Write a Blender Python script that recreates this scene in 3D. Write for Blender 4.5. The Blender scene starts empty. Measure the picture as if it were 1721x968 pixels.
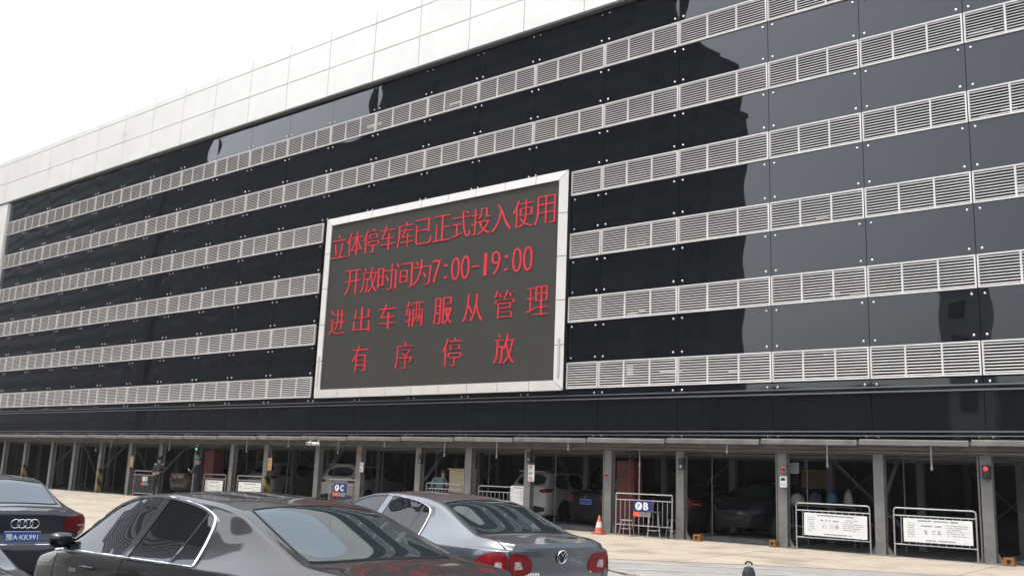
import bpy, bmesh, math, random
import numpy as np
from mathutils import Vector, Matrix
from mathutils.bvhtree import BVHTree
from mathutils.geometry import delaunay_2d_cdt

R = math.radians
random.seed(7)
scene = bpy.context.scene
COL = scene.collection

# ------------------------------------------------------------------ camera
cam_d = bpy.data.cameras.new("camera")
cam = bpy.data.objects.new("camera", cam_d)
COL.objects.link(cam)
cr = Vector((0.77687302, 0.62846916, 0.03866296))
cu = Vector((0.09240137, -0.17452837, 0.98030701))
cf = Vector((-0.62284051, 0.75800156, 0.19365779))
cam.matrix_world = Matrix(((cr.x, cu.x, -cf.x, 5.25700753), (cr.y, cu.y, -cf.y, -23.34952493),
                           (cr.z, cu.z, -cf.z, 1.4552), (0, 0, 0, 1)))
cam_d.sensor_width = 36.0
cam_d.lens = 36.0 * 1612.85 / 1721.0
cam_d.clip_start = 0.05
cam_d.clip_end = 3000
scene.camera = cam

# ------------------------------------------------------------------ world, sun, exposure
SUN_DIR = Vector((-0.26, -0.23, 0.94)).normalized()
world = bpy.data.worlds.new("World")
scene.world = world
world.use_nodes = True
wn = world.node_tree.nodes
wl = world.node_tree.links
wn.clear()
sky = wn.new("ShaderNodeTexSky")
sky.sky_type = 'NISHITA'
sky.sun_disc = False
sky.sun_elevation = math.asin(SUN_DIR.z)
sky.sun_rotation = math.atan2(SUN_DIR.x, SUN_DIR.y)
sky.altitude = 50
sky.air_density = 1.3
sky.dust_density = 6.0
sky.ozone_density = 1.0
hs = wn.new("ShaderNodeHueSaturation")
hs.inputs['Saturation'].default_value = 0.80
hs.inputs['Value'].default_value = 2.2
bgn = wn.new("ShaderNodeBackground")
bgn.inputs['Strength'].default_value = 0.15
wo = wn.new("ShaderNodeOutputWorld")
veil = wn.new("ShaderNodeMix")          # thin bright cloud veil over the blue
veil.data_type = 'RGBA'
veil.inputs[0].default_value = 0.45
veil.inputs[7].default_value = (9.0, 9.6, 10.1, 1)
# the veil is brighter low in the west-south-west, a lobe added to brighten reflections
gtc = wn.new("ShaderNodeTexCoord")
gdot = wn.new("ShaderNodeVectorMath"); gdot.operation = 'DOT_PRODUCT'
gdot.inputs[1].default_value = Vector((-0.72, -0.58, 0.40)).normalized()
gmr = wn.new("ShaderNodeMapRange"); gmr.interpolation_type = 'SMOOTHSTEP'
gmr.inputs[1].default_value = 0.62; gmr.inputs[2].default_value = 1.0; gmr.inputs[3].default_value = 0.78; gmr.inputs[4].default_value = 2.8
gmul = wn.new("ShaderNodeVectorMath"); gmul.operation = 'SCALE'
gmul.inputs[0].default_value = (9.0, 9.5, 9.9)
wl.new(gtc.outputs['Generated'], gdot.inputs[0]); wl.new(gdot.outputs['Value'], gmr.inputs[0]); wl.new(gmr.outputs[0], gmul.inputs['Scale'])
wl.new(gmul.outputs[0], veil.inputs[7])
wl.new(sky.outputs[0], hs.inputs['Color'])
wl.new(hs.outputs[0], veil.inputs[6])
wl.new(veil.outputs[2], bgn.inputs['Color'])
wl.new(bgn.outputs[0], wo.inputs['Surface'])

sun_d = bpy.data.lights.new("sun", 'SUN')
sun_d.energy = 2.0
sun_d.angle = R(1.5)
sun_d.color = (1.0, 0.93, 0.84)
sun = bpy.data.objects.new("sun", sun_d)
COL.objects.link(sun)
sun.rotation_euler = SUN_DIR.to_track_quat('Z', 'Y').to_euler()
sun.location = (0, -20, 60)

vs = scene.view_settings
vs.view_transform = 'Standard'
vs.look = 'None'
vs.gamma = 1.0
vs.use_curve_mapping = False
vs.exposure = 0.35
scene.cycles.max_bounces = 8
scene.cycles.diffuse_bounces = 4
scene.cycles.glossy_bounces = 4

# ------------------------------------------------------------------ materials
def mat(name, col, rough=0.5, metal=0.0, spec=0.5, coat=0.0, coat_rough=0.03, emit=None, estr=0.0,
        noise=0.0, nscale=4.0, rnoise=0.0, bump=0.0, bscale=40.0, dark=None):
    m = bpy.data.materials.new(name)
    m.use_nodes = True
    nt = m.node_tree
    b = nt.nodes['Principled BSDF']
    b.inputs['Base Color'].default_value = (*col, 1)
    b.inputs['Roughness'].default_value = rough
    b.inputs['Metallic'].default_value = metal
    b.inputs['Specular IOR Level'].default_value = spec
    b.inputs['Coat Weight'].default_value = coat
    b.inputs['Coat Roughness'].default_value = coat_rough
    if emit:
        b.inputs['Emission Color'].default_value = (*emit, 1)
        b.inputs['Emission Strength'].default_value = estr
    if noise or rnoise or bump:
        tc = nt.nodes.new('ShaderNodeTexCoord')
        n = nt.nodes.new('ShaderNodeTexNoise')
        n.inputs['Scale'].default_value = nscale
        n.inputs['Detail'].default_value = 6
        nt.links.new(tc.outputs['Object'], n.inputs['Vector'])
        if noise:
            mx = nt.nodes.new('ShaderNodeMix')
            mx.data_type = 'RGBA'
            d = dark if dark else tuple(c * (1 - noise) for c in col)
            mx.inputs[6].default_value = (*d, 1)
            mx.inputs[7].default_value = (*[min(1, c * (1 + noise * .5)) for c in col], 1)
            rp = nt.nodes.new('ShaderNodeMapRange')
            rp.inputs[1].default_value = 0.3
            rp.inputs[2].default_value = 0.7
            nt.links.new(n.outputs[0], rp.inputs[0])
            nt.links.new(rp.outputs[0], mx.inputs[0])
            nt.links.new(mx.outputs[2], b.inputs['Base Color'])
        if rnoise:
            rr = nt.nodes.new('ShaderNodeMapRange')
            rr.inputs[1].default_value = 0.3
            rr.inputs[2].default_value = 0.7
            rr.inputs[3].default_value = max(0, rough - rnoise)
            rr.inputs[4].default_value = rough + rnoise
            nt.links.new(n.outputs[0], rr.inputs[0])
            nt.links.new(rr.outputs[0], b.inputs['Roughness'])
        if bump:
            n2 = nt.nodes.new('ShaderNodeTexNoise')
            n2.inputs['Scale'].default_value = bscale
            n2.inputs['Detail'].default_value = 4
            nt.links.new(tc.outputs['Object'], n2.inputs['Vector'])
            bp = nt.nodes.new('ShaderNodeBump')
            bp.inputs['Strength'].default_value = bump
            bp.inputs['Distance'].default_value = 0.01
            nt.links.new(n2.outputs[0], bp.inputs['Height'])
            nt.links.new(bp.outputs[0], b.inputs['Normal'])
    return m

M = {}
M['glass'] = mat('black_facade_glass', (0.006, 0.007, 0.010), 0.015, spec=0.62, noise=.4, nscale=.7)
M['glass'].node_tree.nodes['Principled BSDF'].inputs['Specular Tint'].default_value = (.98, .98, 1.0, 1)
M['spandrel'] = mat('dark_band_glass', (0.006, 0.007, 0.010), 0.03, spec=0.7)
M['steel'] = mat('stainless_steel', (0.62, 0.62, 0.62), 0.22, 1.0)
M['louver'] = mat('pale_aluminium', (0.70, 0.68, 0.665), 0.42, 0.0, noise=.18, nscale=1.2)
M['white_clad'] = mat('white_cladding', (0.82, 0.815, 0.79), 0.35, noise=.05, nscale=.8, rnoise=.08)
M['joint'] = mat('joint_sealant', (0.10, 0.10, 0.10), 0.8)
M['backing'] = mat('dark_backing', (0.012, 0.011, 0.012), 0.85)
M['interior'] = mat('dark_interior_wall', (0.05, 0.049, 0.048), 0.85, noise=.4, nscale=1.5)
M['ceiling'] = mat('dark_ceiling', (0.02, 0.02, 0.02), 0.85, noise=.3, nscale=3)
M['rail'] = mat('grey_rail_metal', (0.16, 0.17, 0.18), 0.32, 0.4)
M['column'] = mat('grey_painted_steel', (0.165, 0.16, 0.15), 0.55, noise=.25, nscale=5, bump=.05)
M['beam'] = mat('brown_grey_beam', (0.12, 0.105, 0.095), 0.6, noise=.4, nscale=2)
M['incolumn'] = mat('dull_painted_steel', (0.11, 0.11, 0.115), 0.6, noise=.3, nscale=5)
M['fascia'] = mat('fascia_steel', (0.17, 0.162, 0.15), 0.5, noise=.35, nscale=3)
M['screen_frame'] = mat('screen_frame_white', (0.70, 0.68, 0.65), 0.4, noise=.05, nscale=2)
M['vent'] = mat('pale_grey_vent', (0.45, 0.44, 0.42), 0.5)
M['screen_side'] = mat('screen_side_dark', (0.02, 0.02, 0.02), 0.6)
M['tubes'] = mat('galvanised_tube', (0.42, 0.42, 0.41), 0.38, 0.5, noise=.2, nscale=20)
M['board_white'] = mat('white_board', (0.72, 0.73, 0.71), 0.5, noise=.05, nscale=8)
M['print_grey'] = mat('grey_print', (0.16, 0.16, 0.17), 0.7)
M['blue_sign'] = mat('blue_sign', (0.025, 0.03, 0.16), 0.4)
M['dark_sign'] = mat('dark_blue_sign', (0.02, 0.02, 0.05), 0.4)
M['white_paint'] = mat('white_paint', (0.8, 0.8, 0.78), 0.5)
M['orange'] = mat('orange_paint', (0.75, 0.12, 0.03), 0.5)
M['orange_block'] = mat('orange_yellow_rubber', (0.26, 0.11, 0.02), 0.6, noise=.5, nscale=14)
M['cone_orange'] = mat('cone_orange_plastic', (0.55, 0.13, 0.06), 0.5, noise=.3, nscale=12)
M['cone_white'] = mat('cone_white_band', (0.62, 0.60, 0.58), 0.5, noise=.2, nscale=20)
M['red_metal'] = mat('red_painted_metal', (0.15, 0.022, 0.020), 0.45, noise=.2, nscale=3)
M['red_lamp'] = mat('red_plastic', (0.5, 0.015, 0.02), 0.3)
M['red_lit'] = mat('red_signal_lit', (0.6, 0.01, 0.02), 0.3, emit=(1, 0.02, 0.04), estr=2.2)
M['green_lit'] = mat('green_signal_lit', (0.05, 0.5, 0.3), 0.3, emit=(0.10, 1, 0.6), estr=1.6)
M['grey_lens'] = mat('grey_lens', (0.25, 0.26, 0.26), 0.25)
M['black_plastic'] = mat('black_plastic', (0.018, 0.018, 0.02), 0.45)
M['beige'] = mat('beige_laminate', (0.42, 0.36, 0.25), 0.5, noise=.1, nscale=4)
M['olive'] = mat('olive_board', (0.10, 0.075, 0.03), 0.7, noise=.25, nscale=4)
M['yellow_notice'] = mat('yellow_notice', (0.50, 0.36, 0.14), 0.5)
M['red_print'] = mat('red_print', (0.45, 0.05, 0.04), 0.6)
M['tyre'] = mat('tyre_rubber', (0.02, 0.02, 0.021), 0.8)
M['rim'] = mat('alloy_rim', (0.45, 0.46, 0.47), 0.3, 0.9)
M['chrome'] = mat('chrome', (0.82, 0.83, 0.84), 0.10, 1.0)
M['car_glass'] = mat('tinted_car_glass', (0.014, 0.022, 0.026), 0.02, spec=0.95)
M['car_glass'].node_tree.nodes['Principled BSDF'].inputs['Specular Tint'].default_value = (.80, .96, 1.0, 1)
M['side_glass'] = mat('tinted_side_glass', (0.006, 0.007, 0.008), 0.02, spec=0.3)
M['seam'] = mat('panel_gap', (0.006, 0.006, 0.006), 0.8)
M['trim_black'] = mat('black_gloss_trim', (0.008, 0.008, 0.009), 0.18)
M['lamp_red'] = mat('tail_lamp_red', (0.23, 0.002, 0.006), 0.35, spec=.25, coat=.12, coat_rough=.03, noise=.45, nscale=16)
M['lamp_dark'] = mat('tail_lamp_dark_red', (0.13, 0.003, 0.006), 0.3, spec=.25, coat=.15, coat_rough=.03, noise=.3, nscale=14)
M['lamp_white'] = mat('tail_lamp_clear', (0.50, 0.42, 0.40), 0.3, coat=.3, noise=.6, nscale=45)
M['plate_blue'] = mat('plate_blue', (0.02, 0.07, 0.30), 0.35)
M['headlamp'] = mat('headlamp_clear', (0.5, 0.52, 0.54), 0.1, coat=1)
M['uniform'] = mat('dark_uniform_cloth', (0.014, 0.016, 0.024), 0.8, noise=.2, nscale=10)
M['skin'] = mat('skin', (0.36, 0.20, 0.14), 0.55)
M['hair'] = mat('black_hair', (0.010, 0.009, 0.009), 0.5)
M['teal_cloth'] = mat('teal_cloth', (0.12, 0.20, 0.21), 0.8)
M['lime'] = mat('lime_reflective', (0.55, 0.72, 0.03), 0.5)
M['tape_yellow'] = mat('tape_yellow', (0.62, 0.46, 0.10), 0.5)
M['tape_white'] = mat('tape_white', (0.70, 0.70, 0.68), 0.5)
M['stool'] = mat('grey_stool_seat', (0.30, 0.30, 0.30), 0.5)
M['stool_dark'] = mat('black_stool_seat', (0.05, 0.05, 0.055), 0.5)
M['tray'] = mat('steel_tray', (0.16, 0.16, 0.16), 0.5, 0.3, noise=.4, nscale=6)
M['purple'] = mat('purple_cloth', (0.06, 0.04, 0.09), 0.8)
M['blue_plastic'] = mat('blue_plastic', (0.03, 0.09, 0.17), 0.5)

def paint(name, col, metal=0.0, rough=.35):
    m = mat(name, col, rough, metal, coat=1.0, coat_rough=.02, spec=.5)
    nt = m.node_tree
    b = nt.nodes['Principled BSDF']
    tc = nt.nodes.new('ShaderNodeTexCoord')
    n = nt.nodes.new('ShaderNodeTexNoise')
    n.inputs['Scale'].default_value = 3.0
    n.inputs['Detail'].default_value = 8
    mr = nt.nodes.new('ShaderNodeMapRange')
    mr.inputs[3].default_value = 0.015
    mr.inputs[4].default_value = 0.075
    nt.links.new(tc.outputs['Object'], n.inputs['Vector'])
    nt.links.new(n.outputs[0], mr.inputs[0])
    nt.links.new(mr.outputs[0], b.inputs['Coat Roughness'])
    return m
M['paint_grey'] = paint('grey_metallic_paint', (0.075, 0.088, 0.105), .45, .3)
M['paint_black'] = paint('black_brown_paint', (0.009, 0.0085, 0.009), .0)
M['paint_black'].node_tree.nodes['Principled BSDF'].inputs['Coat IOR'].default_value = 1.36
M['paint_black'].node_tree.nodes['Principled BSDF'].inputs['Specular IOR Level'].default_value = .2
M['paint_navy'] = paint('blue_black_paint', (0.008, 0.010, 0.018), .2)
M['paint_white'] = paint('white_car_paint', (0.68, 0.66, 0.63))
M['paint_silver'] = paint('silver_car_paint', (0.33, 0.32, 0.31), .4)
M['paint_dark'] = paint('dark_car_paint', (0.006, 0.006, 0.008), .0, .5)
M['paint_dark'].node_tree.nodes['Principled BSDF'].inputs['Coat Weight'].default_value = .08
M['paint_dark'].node_tree.nodes['Principled BSDF'].inputs['Specular IOR Level'].default_value = .2
M['headlamp_dim'] = mat('headlamp_shaded', (0.03, 0.03, 0.035), 0.2)  # darkened copy of the headlamp, the bay's shade put into its colour
M['paint_brown'] = paint('red_brown_car_paint', (0.18, 0.13, 0.115), .2)

def emis_red():
    m = bpy.data.materials.new('red_led_dots')
    m.use_nodes = True
    nt = m.node_tree
    b = nt.nodes['Principled BSDF']
    b.inputs['Base Color'].default_value = (0.10, 0.01, 0.015, 1)
    b.inputs['Emission Color'].default_value = (1.0, 0.020, 0.036, 1)
    tc = nt.nodes.new('ShaderNodeTexCoord')
    sp = nt.nodes.new('ShaderNodeSeparateXYZ')
    nt.links.new(tc.outputs['Object'], sp.inputs[0])
    outs = []
    for k in (0, 2):
        a = nt.nodes.new('ShaderNodeMath'); a.operation = 'MULTIPLY'; a.inputs[1].default_value = 2 * math.pi / 0.050
        s = nt.nodes.new('ShaderNodeMath'); s.operation = 'SINE'
        c = nt.nodes.new('ShaderNodeMath'); c.operation = 'MULTIPLY_ADD'; c.inputs[1].default_value = .5; c.inputs[2].default_value = .5
        nt.links.new(sp.outputs[k], a.inputs[0]); nt.links.new(a.outputs[0], s.inputs[0]); nt.links.new(s.outputs[0], c.inputs[0])
        outs.append(c)
    mu = nt.nodes.new('ShaderNodeMath'); mu.operation = 'MULTIPLY'
    nt.links.new(outs[0].outputs[0], mu.inputs[0]); nt.links.new(outs[1].outputs[0], mu.inputs[1])
    st = nt.nodes.new('ShaderNodeMath'); st.operation = 'MULTIPLY_ADD'; st.inputs[1].default_value = 1.3; st.inputs[2].default_value = .14
    nt.links.new(mu.outputs[0], st.inputs[0])
    nt.links.new(st.outputs[0], b.inputs['Emission Strength'])
    return m
M['led'] = emis_red()
M['display'] = mat('led_module_black', (0.042, 0.0415, 0.037), 0.75, spec=.3, noise=.06, nscale=1.2)

def ground_mat(name, c1, c2, c3, s1, s2, rough=.85, stretch=1.0, joints=False):
    m = bpy.data.materials.new(name)
    m.use_nodes = True
    nt = m.node_tree
    b = nt.nodes['Principled BSDF']
    b.inputs['Roughness'].default_value = rough
    tc = nt.nodes.new('ShaderNodeTexCoord')
    mp = nt.nodes.new('ShaderNodeMapping')
    mp.inputs['Scale'].default_value = (1, stretch, 1)
    nt.links.new(tc.outputs['Object'], mp.inputs[0])
    n1 = nt.nodes.new('ShaderNodeTexNoise'); n1.inputs['Scale'].default_value = s1; n1.inputs['Detail'].default_value = 8
    n2 = nt.nodes.new('ShaderNodeTexNoise'); n2.inputs['Scale'].default_value = s2; n2.inputs['Detail'].default_value = 6
    nt.links.new(mp.outputs[0], n1.inputs['Vector']); nt.links.new(tc.outputs['Object'], n2.inputs['Vector'])
    r1 = nt.nodes.new('ShaderNodeValToRGB')
    r1.color_ramp.elements[0].position = .32; r1.color_ramp.elements[0].color = (*c1, 1)
    r1.color_ramp.elements[1].position = .68; r1.color_ramp.elements[1].color = (*c2, 1)
    nt.links.new(n1.outputs[0], r1.inputs[0])
    mx = nt.nodes.new('ShaderNodeMix'); mx.data_type = 'RGBA'
    mr = nt.nodes.new('ShaderNodeMapRange'); mr.inputs[1].default_value = .48; mr.inputs[2].default_value = .70; mr.inputs[4].default_value = .75
    nt.links.new(n2.outputs[0], mr.inputs[0]); nt.links.new(mr.outputs[0], mx.inputs[0])
    nt.links.new(r1.outputs[0], mx.inputs[6]); mx.inputs[7].default_value = (*c3, 1)
    last = mx.outputs[2]
    if joints:
        br = nt.nodes.new('ShaderNodeTexBrick')
        br.inputs['Scale'].default_value = 1; br.inputs['Brick Width'].default_value = 4.8; br.inputs['Row Height'].default_value = 3.1
        br.inputs['Mortar Size'].default_value = .022; br.offset = 0
        br.inputs['Color1'].default_value = (1, 1, 1, 1); br.inputs['Color2'].default_value = (.93, .93, .93, 1); br.inputs['Mortar'].default_value = (.5, .5, .5, 1)
        nt.links.new(tc.outputs['Object'], br.inputs[0])
        m3 = nt.nodes.new('ShaderNodeMix'); m3.data_type = 'RGBA'; m3.blend_type = 'MULTIPLY'; m3.inputs[0].default_value = 1
        nt.links.new(last, m3.inputs[6]); nt.links.new(br.outputs[0], m3.inputs[7]); last = m3.outputs[2]
    nt.links.new(last, b.inputs['Base Color'])
    bp = nt.nodes.new('ShaderNodeBump'); bp.inputs['Strength'].default_value = .25; bp.inputs['Distance'].default_value = .01
    n3 = nt.nodes.new('ShaderNodeTexNoise'); n3.inputs['Scale'].default_value = 60
    nt.links.new(tc.outputs['Object'], n3.inputs['Vector'])
    nt.links.new(n3.outputs[0], bp.inputs['Height']); nt.links.new(bp.outputs[0], b.inputs['Normal'])
    return m
M['apron'] = ground_mat('beige_concrete', (0.33, 0.285, 0.228), (0.39, 0.345, 0.28), (0.18, 0.158, 0.13), .5, .8, stretch=3, joints=True)
M['road'] = ground_mat('grey_road', (0.22, 0.215, 0.205), (0.27, 0.265, 0.255), (0.18, 0.178, 0.17), .4, 2.3, stretch=2.5)
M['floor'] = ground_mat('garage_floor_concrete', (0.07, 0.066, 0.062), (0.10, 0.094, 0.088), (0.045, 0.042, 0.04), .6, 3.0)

# ------------------------------------------------------------------ mesh helpers
class MB:
    def __init__(s):
        s.v = []; s.f = []; s.m = []
    def add(s, vs_, fs, mi=0):
        o = len(s.v)
        s.v += [tuple(p) for p in vs_]
        s.f += [tuple(i + o for i in f) for f in fs]
        s.m += [mi] * len(fs)
    def box(s, x0, x1, y0, y1, z0, z1, mi=0):
        s.add([(x0, y0, z0), (x1, y0, z0), (x1, y1, z0), (x0, y1, z0), (x0, y0, z1), (x1, y0, z1), (x1, y1, z1), (x0, y1, z1)],
              [(0, 3, 2, 1), (4, 5, 6, 7), (0, 1, 5, 4), (1, 2, 6, 5), (2, 3, 7, 6), (3, 0, 4, 7)], mi)
    def bevbox(s, x0, x1, y0, y1, z0, z1, b=.01, mi=0):
        bm = bmesh.new()
        bmesh.ops.create_cube(bm, size=1)
        for v in bm.verts:
            v.co = Vector((x0 + (v.co.x + .5) * (x1 - x0), y0 + (v.co.y + .5) * (y1 - y0), z0 + (v.co.z + .5) * (z1 - z0)))
        bmesh.ops.bevel(bm, geom=list(bm.edges), offset=b, segments=2, affect='EDGES')
        bm.verts.index_update()
        s.add([v.co[:] for v in bm.verts], [[v.index for v in f.verts] for f in bm.faces], mi)
        bm.free()
    def quad(s, a, b, c, d, mi=0):
        s.add([a, b, c, d], [(0, 1, 2, 3)], mi)
    def bar(s, a, b, w, h, mi=0, up=(0, 0, 1)):
        a = Vector(a); b = Vector(b); d = (b - a).normalized()
        up = Vector(up)
        if abs(d.dot(up)) > .98: up = Vector((0, 1, 0))
        x = d.cross(up).normalized() * (w / 2); y = x.cross(d).normalized() * (h / 2)
        p = [a - x - y, a + x - y, a + x + y, a - x + y, b - x - y, b + x - y, b + x + y, b - x + y]
        s.add(p, [(0, 3, 2, 1), (4, 5, 6, 7), (0, 1, 5, 4), (1, 2, 6, 5), (2, 3, 7, 6), (3, 0, 4, 7)], mi)
    def tube(s, pts, r, n=8, mi=0, closed=False, cap=True):
        pts = [Vector(p) for p in pts]
        N = len(pts)
        rs = r if isinstance(r, (list, tuple)) else [r] * N
        rings = []
        pu = None
        for i in range(N):
            if closed: t = pts[(i + 1) % N] - pts[i - 1]
            else: t = pts[min(i + 1, N - 1)] - pts[max(i - 1, 0)]
            if t.length < 1e-9: t = Vector((0, 0, 1))
            t.normalize()
            if pu is None:
                pu = Vector((0, 0, 1)) if abs(t.z) < .9 else Vector((0, 1, 0))
            u = (pu - t * pu.dot(t)).normalized()
            w = t.cross(u)
            pu = u
            rings.append([pts[i] + (u * math.cos(2 * math.pi * k / n) + w * math.sin(2 * math.pi * k / n)) * rs[i] for k in range(n)])
        vv = [p for rg in rings for p in rg]
        ff = []
        for i in range(N if closed else N - 1):
            j = (i + 1) % N
            for k in range(n):
                ff.append((i * n + k, i * n + (k + 1) % n, j * n + (k + 1) % n, j * n + k))
        if cap and not closed:
            ff.append(tuple(range(n))[::-1]); ff.append(tuple((N - 1) * n + k for k in range(n)))
        s.add(vv, ff, mi)
    def lathe(s, prof, c=(0, 0, 0), axis='z', n=20, mi=0):
        # prof: list of (r, h)
        vv = []
        for r_, h in prof:
            for k in range(n):
                a = 2 * math.pi * k / n
                q = (r_ * math.cos(a), r_ * math.sin(a), h)
                if axis == 'x': q = (q[2], q[0], q[1])
                if axis == 'y': q = (q[0], q[2], q[1])
                vv.append((q[0] + c[0], q[1] + c[1], q[2] + c[2]))
        ff = []
        for i in range(len(prof) - 1):
            for k in range(n):
                f = (i * n + k, i * n + (k + 1) % n, (i + 1) * n + (k + 1) % n, (i + 1) * n + k)
                ff.append(f if axis != 'y' else f[::-1])
        ff.append(tuple(range(n))); ff.append(tuple((len(prof) - 1) * n + k for k in range(n)))
        s.add(vv, ff, mi)
    def mesh(s, name, mats, smooth=False, angle=35, recalc=True):
        me = bpy.data.meshes.new(name)
        me.from_pydata(s.v, [], s.f)
        for m in (mats if isinstance(mats, (list, tuple)) else [mats]): me.materials.append(m)
        me.polygons.foreach_set('material_index', s.m)
        if recalc:
            bm = bmesh.new(); bm.from_mesh(me)
            bmesh.ops.recalc_face_normals(bm, faces=bm.faces)
            bm.to_mesh(me); bm.free()
        if smooth:
            me.polygons.foreach_set('use_smooth', [True] * len(me.polygons))
            me.set_sharp_from_angle(angle=R(angle))
        me.update()
        return me
    def build(s, name, mats, parent=None, smooth=False, loc=None, angle=35, recalc=True):
        o = bpy.data.objects.new(name, s.mesh(name, mats, smooth, angle, recalc))
        COL.objects.link(o)
        if parent: o.parent = parent
        if loc: o.location = loc
        return o

def tag(o, label, cat, group=None):
    o['label'] = label; o['category'] = cat
    if group: o['group'] = group
    return o
def thing(name, label, cat, loc=(0, 0, 0), rz=0, group=None):
    o = bpy.data.objects.new(name, None)
    COL.objects.link(o)
    o.location = loc; o.rotation_euler = (0, 0, rz)
    return tag(o, label, cat, group)
def link(name, me, parent, loc=(0, 0, 0), scale=(1, 1, 1), rot=(0, 0, 0)):
    o = bpy.data.objects.new(name, me)
    COL.objects.link(o)
    o.parent = parent; o.location = loc; o.scale = scale; o.rotation_euler = rot
    return o
def struct(o):
    o['kind'] = 'structure'
    return o

def text_mesh(txt, size, mats, name, weight=0.0, extrude=0.004, res=3):
    cu_ = bpy.data.curves.new(name, 'FONT')
    cu_.body = txt; cu_.size = size; cu_.extrude = extrude; cu_.offset = weight; cu_.resolution_u = res
    cu_.align_x = 'CENTER'; cu_.align_y = 'CENTER'
    o = bpy.data.objects.new(name, cu_)
    COL.objects.link(o)
    bpy.context.view_layer.update()
    dg = bpy.context.evaluated_depsgraph_get()
    me = bpy.data.meshes.new_from_object(o.evaluated_get(dg))
    bpy.data.objects.remove(o)
    me.materials.clear(); me.materials.append(mats)
    return me
def fit_text(me, x0, x1, z0, z1, y):
    """stretch a flat text mesh into the box x0..x1, z0..z1 of a vertical plane facing -Y"""
    n = len(me.vertices)
    a = np.empty(n * 3); me.vertices.foreach_get('co', a); a = a.reshape(-1, 3)
    mn, mxx = a.min(0), a.max(0)
    x = x0 + (a[:, 0] - mn[0]) / max(1e-6, mxx[0] - mn[0]) * (x1 - x0)
    z = z0 + (a[:, 1] - mn[1]) / max(1e-6, mxx[1] - mn[1]) * (z1 - z0)
    b = np.stack([x, y - (a[:, 2] - mn[2]), z], -1)
    me.vertices.foreach_set('co', b.ravel()); me.update()
def join_meshes(name, mes, m):
    mb = MB()
    for me in mes:
        mb.add([v.co[:] for v in me.vertices], [tuple(p.vertices) for p in me.polygons])
    return mb.mesh(name, m, recalc=False)

# ------------------------------------------------------------------ ground
def gz(y):
    return 0.0 if y > -1 else (-0.19 * (-1 - y) / 12.0 if y > -13 else -0.19)
def sheet(name, x0, x1, ys, dz, m, nx=2):
    mb = MB()
    xs = np.linspace(x0, x1, nx)
    vv = [(x, y, gz(y) + dz) for y in ys for x in xs]
    ff = [(j * nx + i, j * nx + i + 1, (j + 1) * nx + i + 1, (j + 1) * nx + i) for j in range(len(ys) - 1) for i in range(nx - 1)]
    mb.add(vv, ff)
    return struct(mb.build(name, m))
sheet('ground', -1500, 1500, [-1500, -200, -60, -13, -9, -5, -1, 1500], 0, M['road'])
M['asphalt'] = ground_mat('dark_asphalt', (0.045, 0.045, 0.046), (0.06, 0.06, 0.06), (0.035, 0.035, 0.036), .6, 3.0)
sheet('road', -90, 60, [-48, -30, -14.2], .004, M['asphalt'])
mbp = MB()
edge = [(-60, -36.0), (-22, -15.5), (-9.5, -8.2), (-5.8, -6.3), (-2.6, -4.4), (2.5, -2.2), (9, -0.6)]
n_ = len(edge)
cols_ = []
for x, y in edge:
    ys_ = sorted({y, min(max(y, -13.0), -0.9), min(max(y, -9.0), -0.8), min(max(y, -5.0), -0.7), min(max(y, -1.0), -.5), 0.55})
    ys_ = [y + (0.55 - y) * t for t in np.linspace(0, 1, 40)]
    cols_.append([(x, q, gz(q) + .006) for q in ys_])
mbp.add([p for c_ in cols_ for p in c_], [(i * 40 + j, (i + 1) * 40 + j, (i + 1) * 40 + j + 1, i * 40 + j + 1) for i in range(n_ - 1) for j in range(39)])
struct(mbp.build('pavement', M['apron'], recalc=False))
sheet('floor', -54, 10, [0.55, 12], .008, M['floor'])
M['worn_line'] = mat('worn_white_line', (0.34, 0.34, 0.33), .8, noise=.5, nscale=1.5, dark=(0.24, 0.238, 0.23))
for (ax, ay), (bx, by) in (((-6.0, -7.4), (-2.2, -4.9)), ((-5.4, -8.3), (1.0, -4.0))):
    mk = MB()
    dx, dy = bx - ax, by - ay; l_ = math.hypot(dx, dy); nx_, ny_ = -dy / l_ * .06, dx / l_ * .06
    N_ = 12
    vv = []
    for i in range(N_ + 1):
        x, y = ax + dx * i / N_, ay + dy * i / N_
        vv += [(x - nx_, y - ny_, gz(y - ny_) + .006), (x + nx_, y + ny_, gz(y + ny_) + .006)]
    mk.add(vv, [(2 * i, 2 * i + 2, 2 * i + 3, 2 * i + 1) for i in range(N_)])
    struct(mk.build('road_marking', M['worn_line']))

# ------------------------------------------------------------------ parking garage
garage = thing('parking_garage', 'long parking garage clad in black glass and pale louvre bands under a white parapet', 'building', (-22, 0, 0))
def gl(me_or_mb, name, mats=None, smooth=False):
    o = me_or_mb.build(name, mats, garage, smooth, loc=(22, 0, 0))
    return o
OFF = {-19: -0.05, -18: -0.054, -17: 0.056, -16: -0.03, -15: -0.087, -14: -0.006, -13: -0.001, -12: 0.097, -11: 0.026, -10: -0.009,
       -9: 0.084, -8: 0.045, -7: 0.158, -6: -0.002, -5: -0.136, -4: -0.027, -3: -0.03, -2: 0.102, -1: -0.011, 0: -0.126}
def seam(k): return (k * 2.45 + OFF.get(k, 0.0)) * 1.07
X_LEFT = -52.15
Z6, HST, HLV = 4.123, 1.9976, 0.779
SCR = (-23.16, -11.70, 4.076, 10.95)     # led screen outer box
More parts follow.
